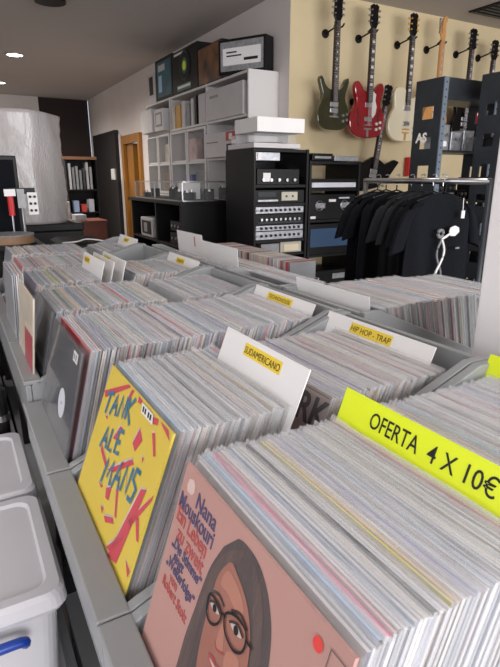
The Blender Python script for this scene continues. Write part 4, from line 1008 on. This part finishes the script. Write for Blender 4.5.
# black armchair-like padded bag with a pale cable
t = thing('padded_case', 'black padded case with a pale cable lying behind the record crates', 'case', (.71, 3.55, 0))
MB().box(-.16, .18, -.14, .40, 0, .955, 'dark').build('case_body', t, bevel=.05)
MB().tube(smooth_poly([(-.14, -.1, .962), (-.05, -.12, .968), (.02, -.05, .972), (.10, -.1, .965), (.16, -.13, .95)], 4, False), .005, 'wcard', n=6).build('cable', t, smooth=True)
# workbench clutter near the left edge
t = thing('workbench', 'black workbench at the left edge behind the records', 'workbench', (.15, 3.45, 0))
MB().box(-.8, .32, -.23, .6, .93, .96, 'dark2').build('bench_top', t)
MB().box(-.78, .30, -.23, .58, 0, .929, 'dark2').build('bench_body', t)
t = thing('loudspeaker', 'tall black loudspeaker at the left edge beside the wrapped roll', 'loudspeaker', (.18, 3.80, .961))
MB().box(-.20, .205, -.12, .2, 0, .525, 'dark').build('cabinet', t, bevel=.006)
MB().box(-.18, .185, -.126, -.121, .03, .50, 'fabric').build('grille', t)
t = thing('tool_stand', 'small black tool stand hung with cards and tools at the left edge', 'tool stand', (.37, 3.5, .961))
MB().tube([(0, 0, 0), (0, 0, .30)], .008, 'metal').build('pole', t); MB().cyl((0, 0, 0), .06, .012, 'dark').build('base', t)
MB().box(-.06, .08, -.01, .01, .30, .335, 'dark').build('crossbar', t)
tag(MB().box(.40, .455, 3.462, 3.468, 1.14, 1.27, 'wcard').build('parts_card'), 'white card with two columns of black knobs on the tool stand', 'card')
cd = bpy.data.objects['parts_card']
for i in range(3):
    for j in range(2): MB().cyl((.415+j*.025, 3.461, 1.165+i*.04), .008, -.006, 'ink', n=10, axis='y').build('knob', cd)
tag(MB().box(.345, .385, 3.462, 3.474, 1.18, 1.29, 'c_light grey').build('paper_tag'), 'pale tag hanging beside the white knob card', 'tag')
o = thing('screwdriver', 'red-handled screwdriver standing upright at the left edge', 'screwdriver', (.30, 3.40, .961))
MB().tube([(0, 0, .0), (0, 0, .18)], .005, 'metal').build('shaft', o); MB().tube([(0, 0, .181), (0, 0, .29)], .017, 'red', n=10).build('handle', o); MB().box(-.03, .03, -.01, .01, .291, .33, 'wcard').build('end_tag', o)
o = thing('tambourine', 'shallow round wooden drum lying at the left edge', 'drum', (.25, 3.16, 1.012))
MB().cyl((0, 0, .0), .125, .04, 'tan', n=40).build('wooden_shell', o); MB().cyl((0, 0, .0405), .128, .008, 'c_grey', n=40).build('drum_head', o)
t = thing('side_table', 'small dark table carrying the round wooden drum', 'table', (.24, 3.15, 0))
MB().cyl((0, 0, .987), .14, .024, 'dark2', n=30).build('table_top', t); MB().cyl((0, 0, .02), .03, .966, 'dark', n=12).build('leg', t); MB().cyl((0, 0, 0), .055, .019, 'dark', n=24).build('base', t)
lumpy(-.12, 2.55, .80, .16, .20, .11, 'bag', 'black_bag', 'dark rounded bag at the left edge beyond the fallen records', 'bag', 14, .05)
t = tag(MB().box(-.4, .07, 2.3, 2.85, 0, .69, 'dark2').build('low_black_box', bevel=.01), 'low black box carrying the dark rounded bag', 'box')

# ---------------------------------------------------------------- camera, light
cam = bpy.data.cameras.new('camera'); co = bpy.data.objects.new('camera', cam); COL.objects.link(co)
cam.sensor_fit = 'VERTICAL'; cam.sensor_height = 24; cam.lens = 24*520/667; cam.clip_start = .02
co.location = (0, 0, CH); co.rotation_euler = (R(90-16.6), 0, R(-29.1)); SC.camera = co
cam.dof.use_dof = False

def area(name, loc, rot, sx, sy, e, col):
    l = bpy.data.lights.new(name, 'AREA'); l.shape = 'RECTANGLE'; l.size = sx; l.size_y = sy; l.energy = e; l.color = col
    o = bpy.data.objects.new(name, l); COL.objects.link(o); o.location = loc; o.rotation_euler = rot; return o
area('window_daylight', (2.3, -3.12, 1.6), (R(90), 0, 0), 6.9, 2.0, 400, (1.0, .98, .98))
area('added_side_daylight', (-3.62, -.5, 1.6), (0, R(-90), 0), 2.0, 4.1, 75, (1.0, .97, .98))  # light for the added side window
for x, y, e in ((.93, 7.64, 290), (.93, 9.85, 200), (-1.4, 6.2, 170), (-.6, 1.2, 30), (-.6, 3.6, 30), (1.9, .8, 30), (2.4, 2.6, 30)):  # first two belong to visible lamps; the others are added fill
    l = bpy.data.lights.new('downlight_fill_beam', 'SPOT'); l.energy = e; l.spot_size = R(165); l.spot_blend = .8; l.color = (1, .93, .85); l.shadow_soft_size = .08
    o = bpy.data.objects.new('downlight_fill_beam', l); COL.objects.link(o); o.location = (x, y, CEIL-.03)
w = bpy.data.worlds.new('world'); SC.world = w; w.use_nodes = True
w.node_tree.nodes['Background'].inputs[0].default_value = (.75, .85, 1, 1); w.node_tree.nodes['Background'].inputs[1].default_value = .8
SC.view_settings.view_transform = 'Standard'; SC.view_settings.look = 'None'; SC.view_settings.gamma = 1
SC.view_settings.use_curve_mapping = False; SC.view_settings.exposure = 0.03
SC.cycles.transparent_max_bounces = 16; SC.cycles.max_bounces = 7; SC.cycles.use_denoising = True
print('records', NREC[0])
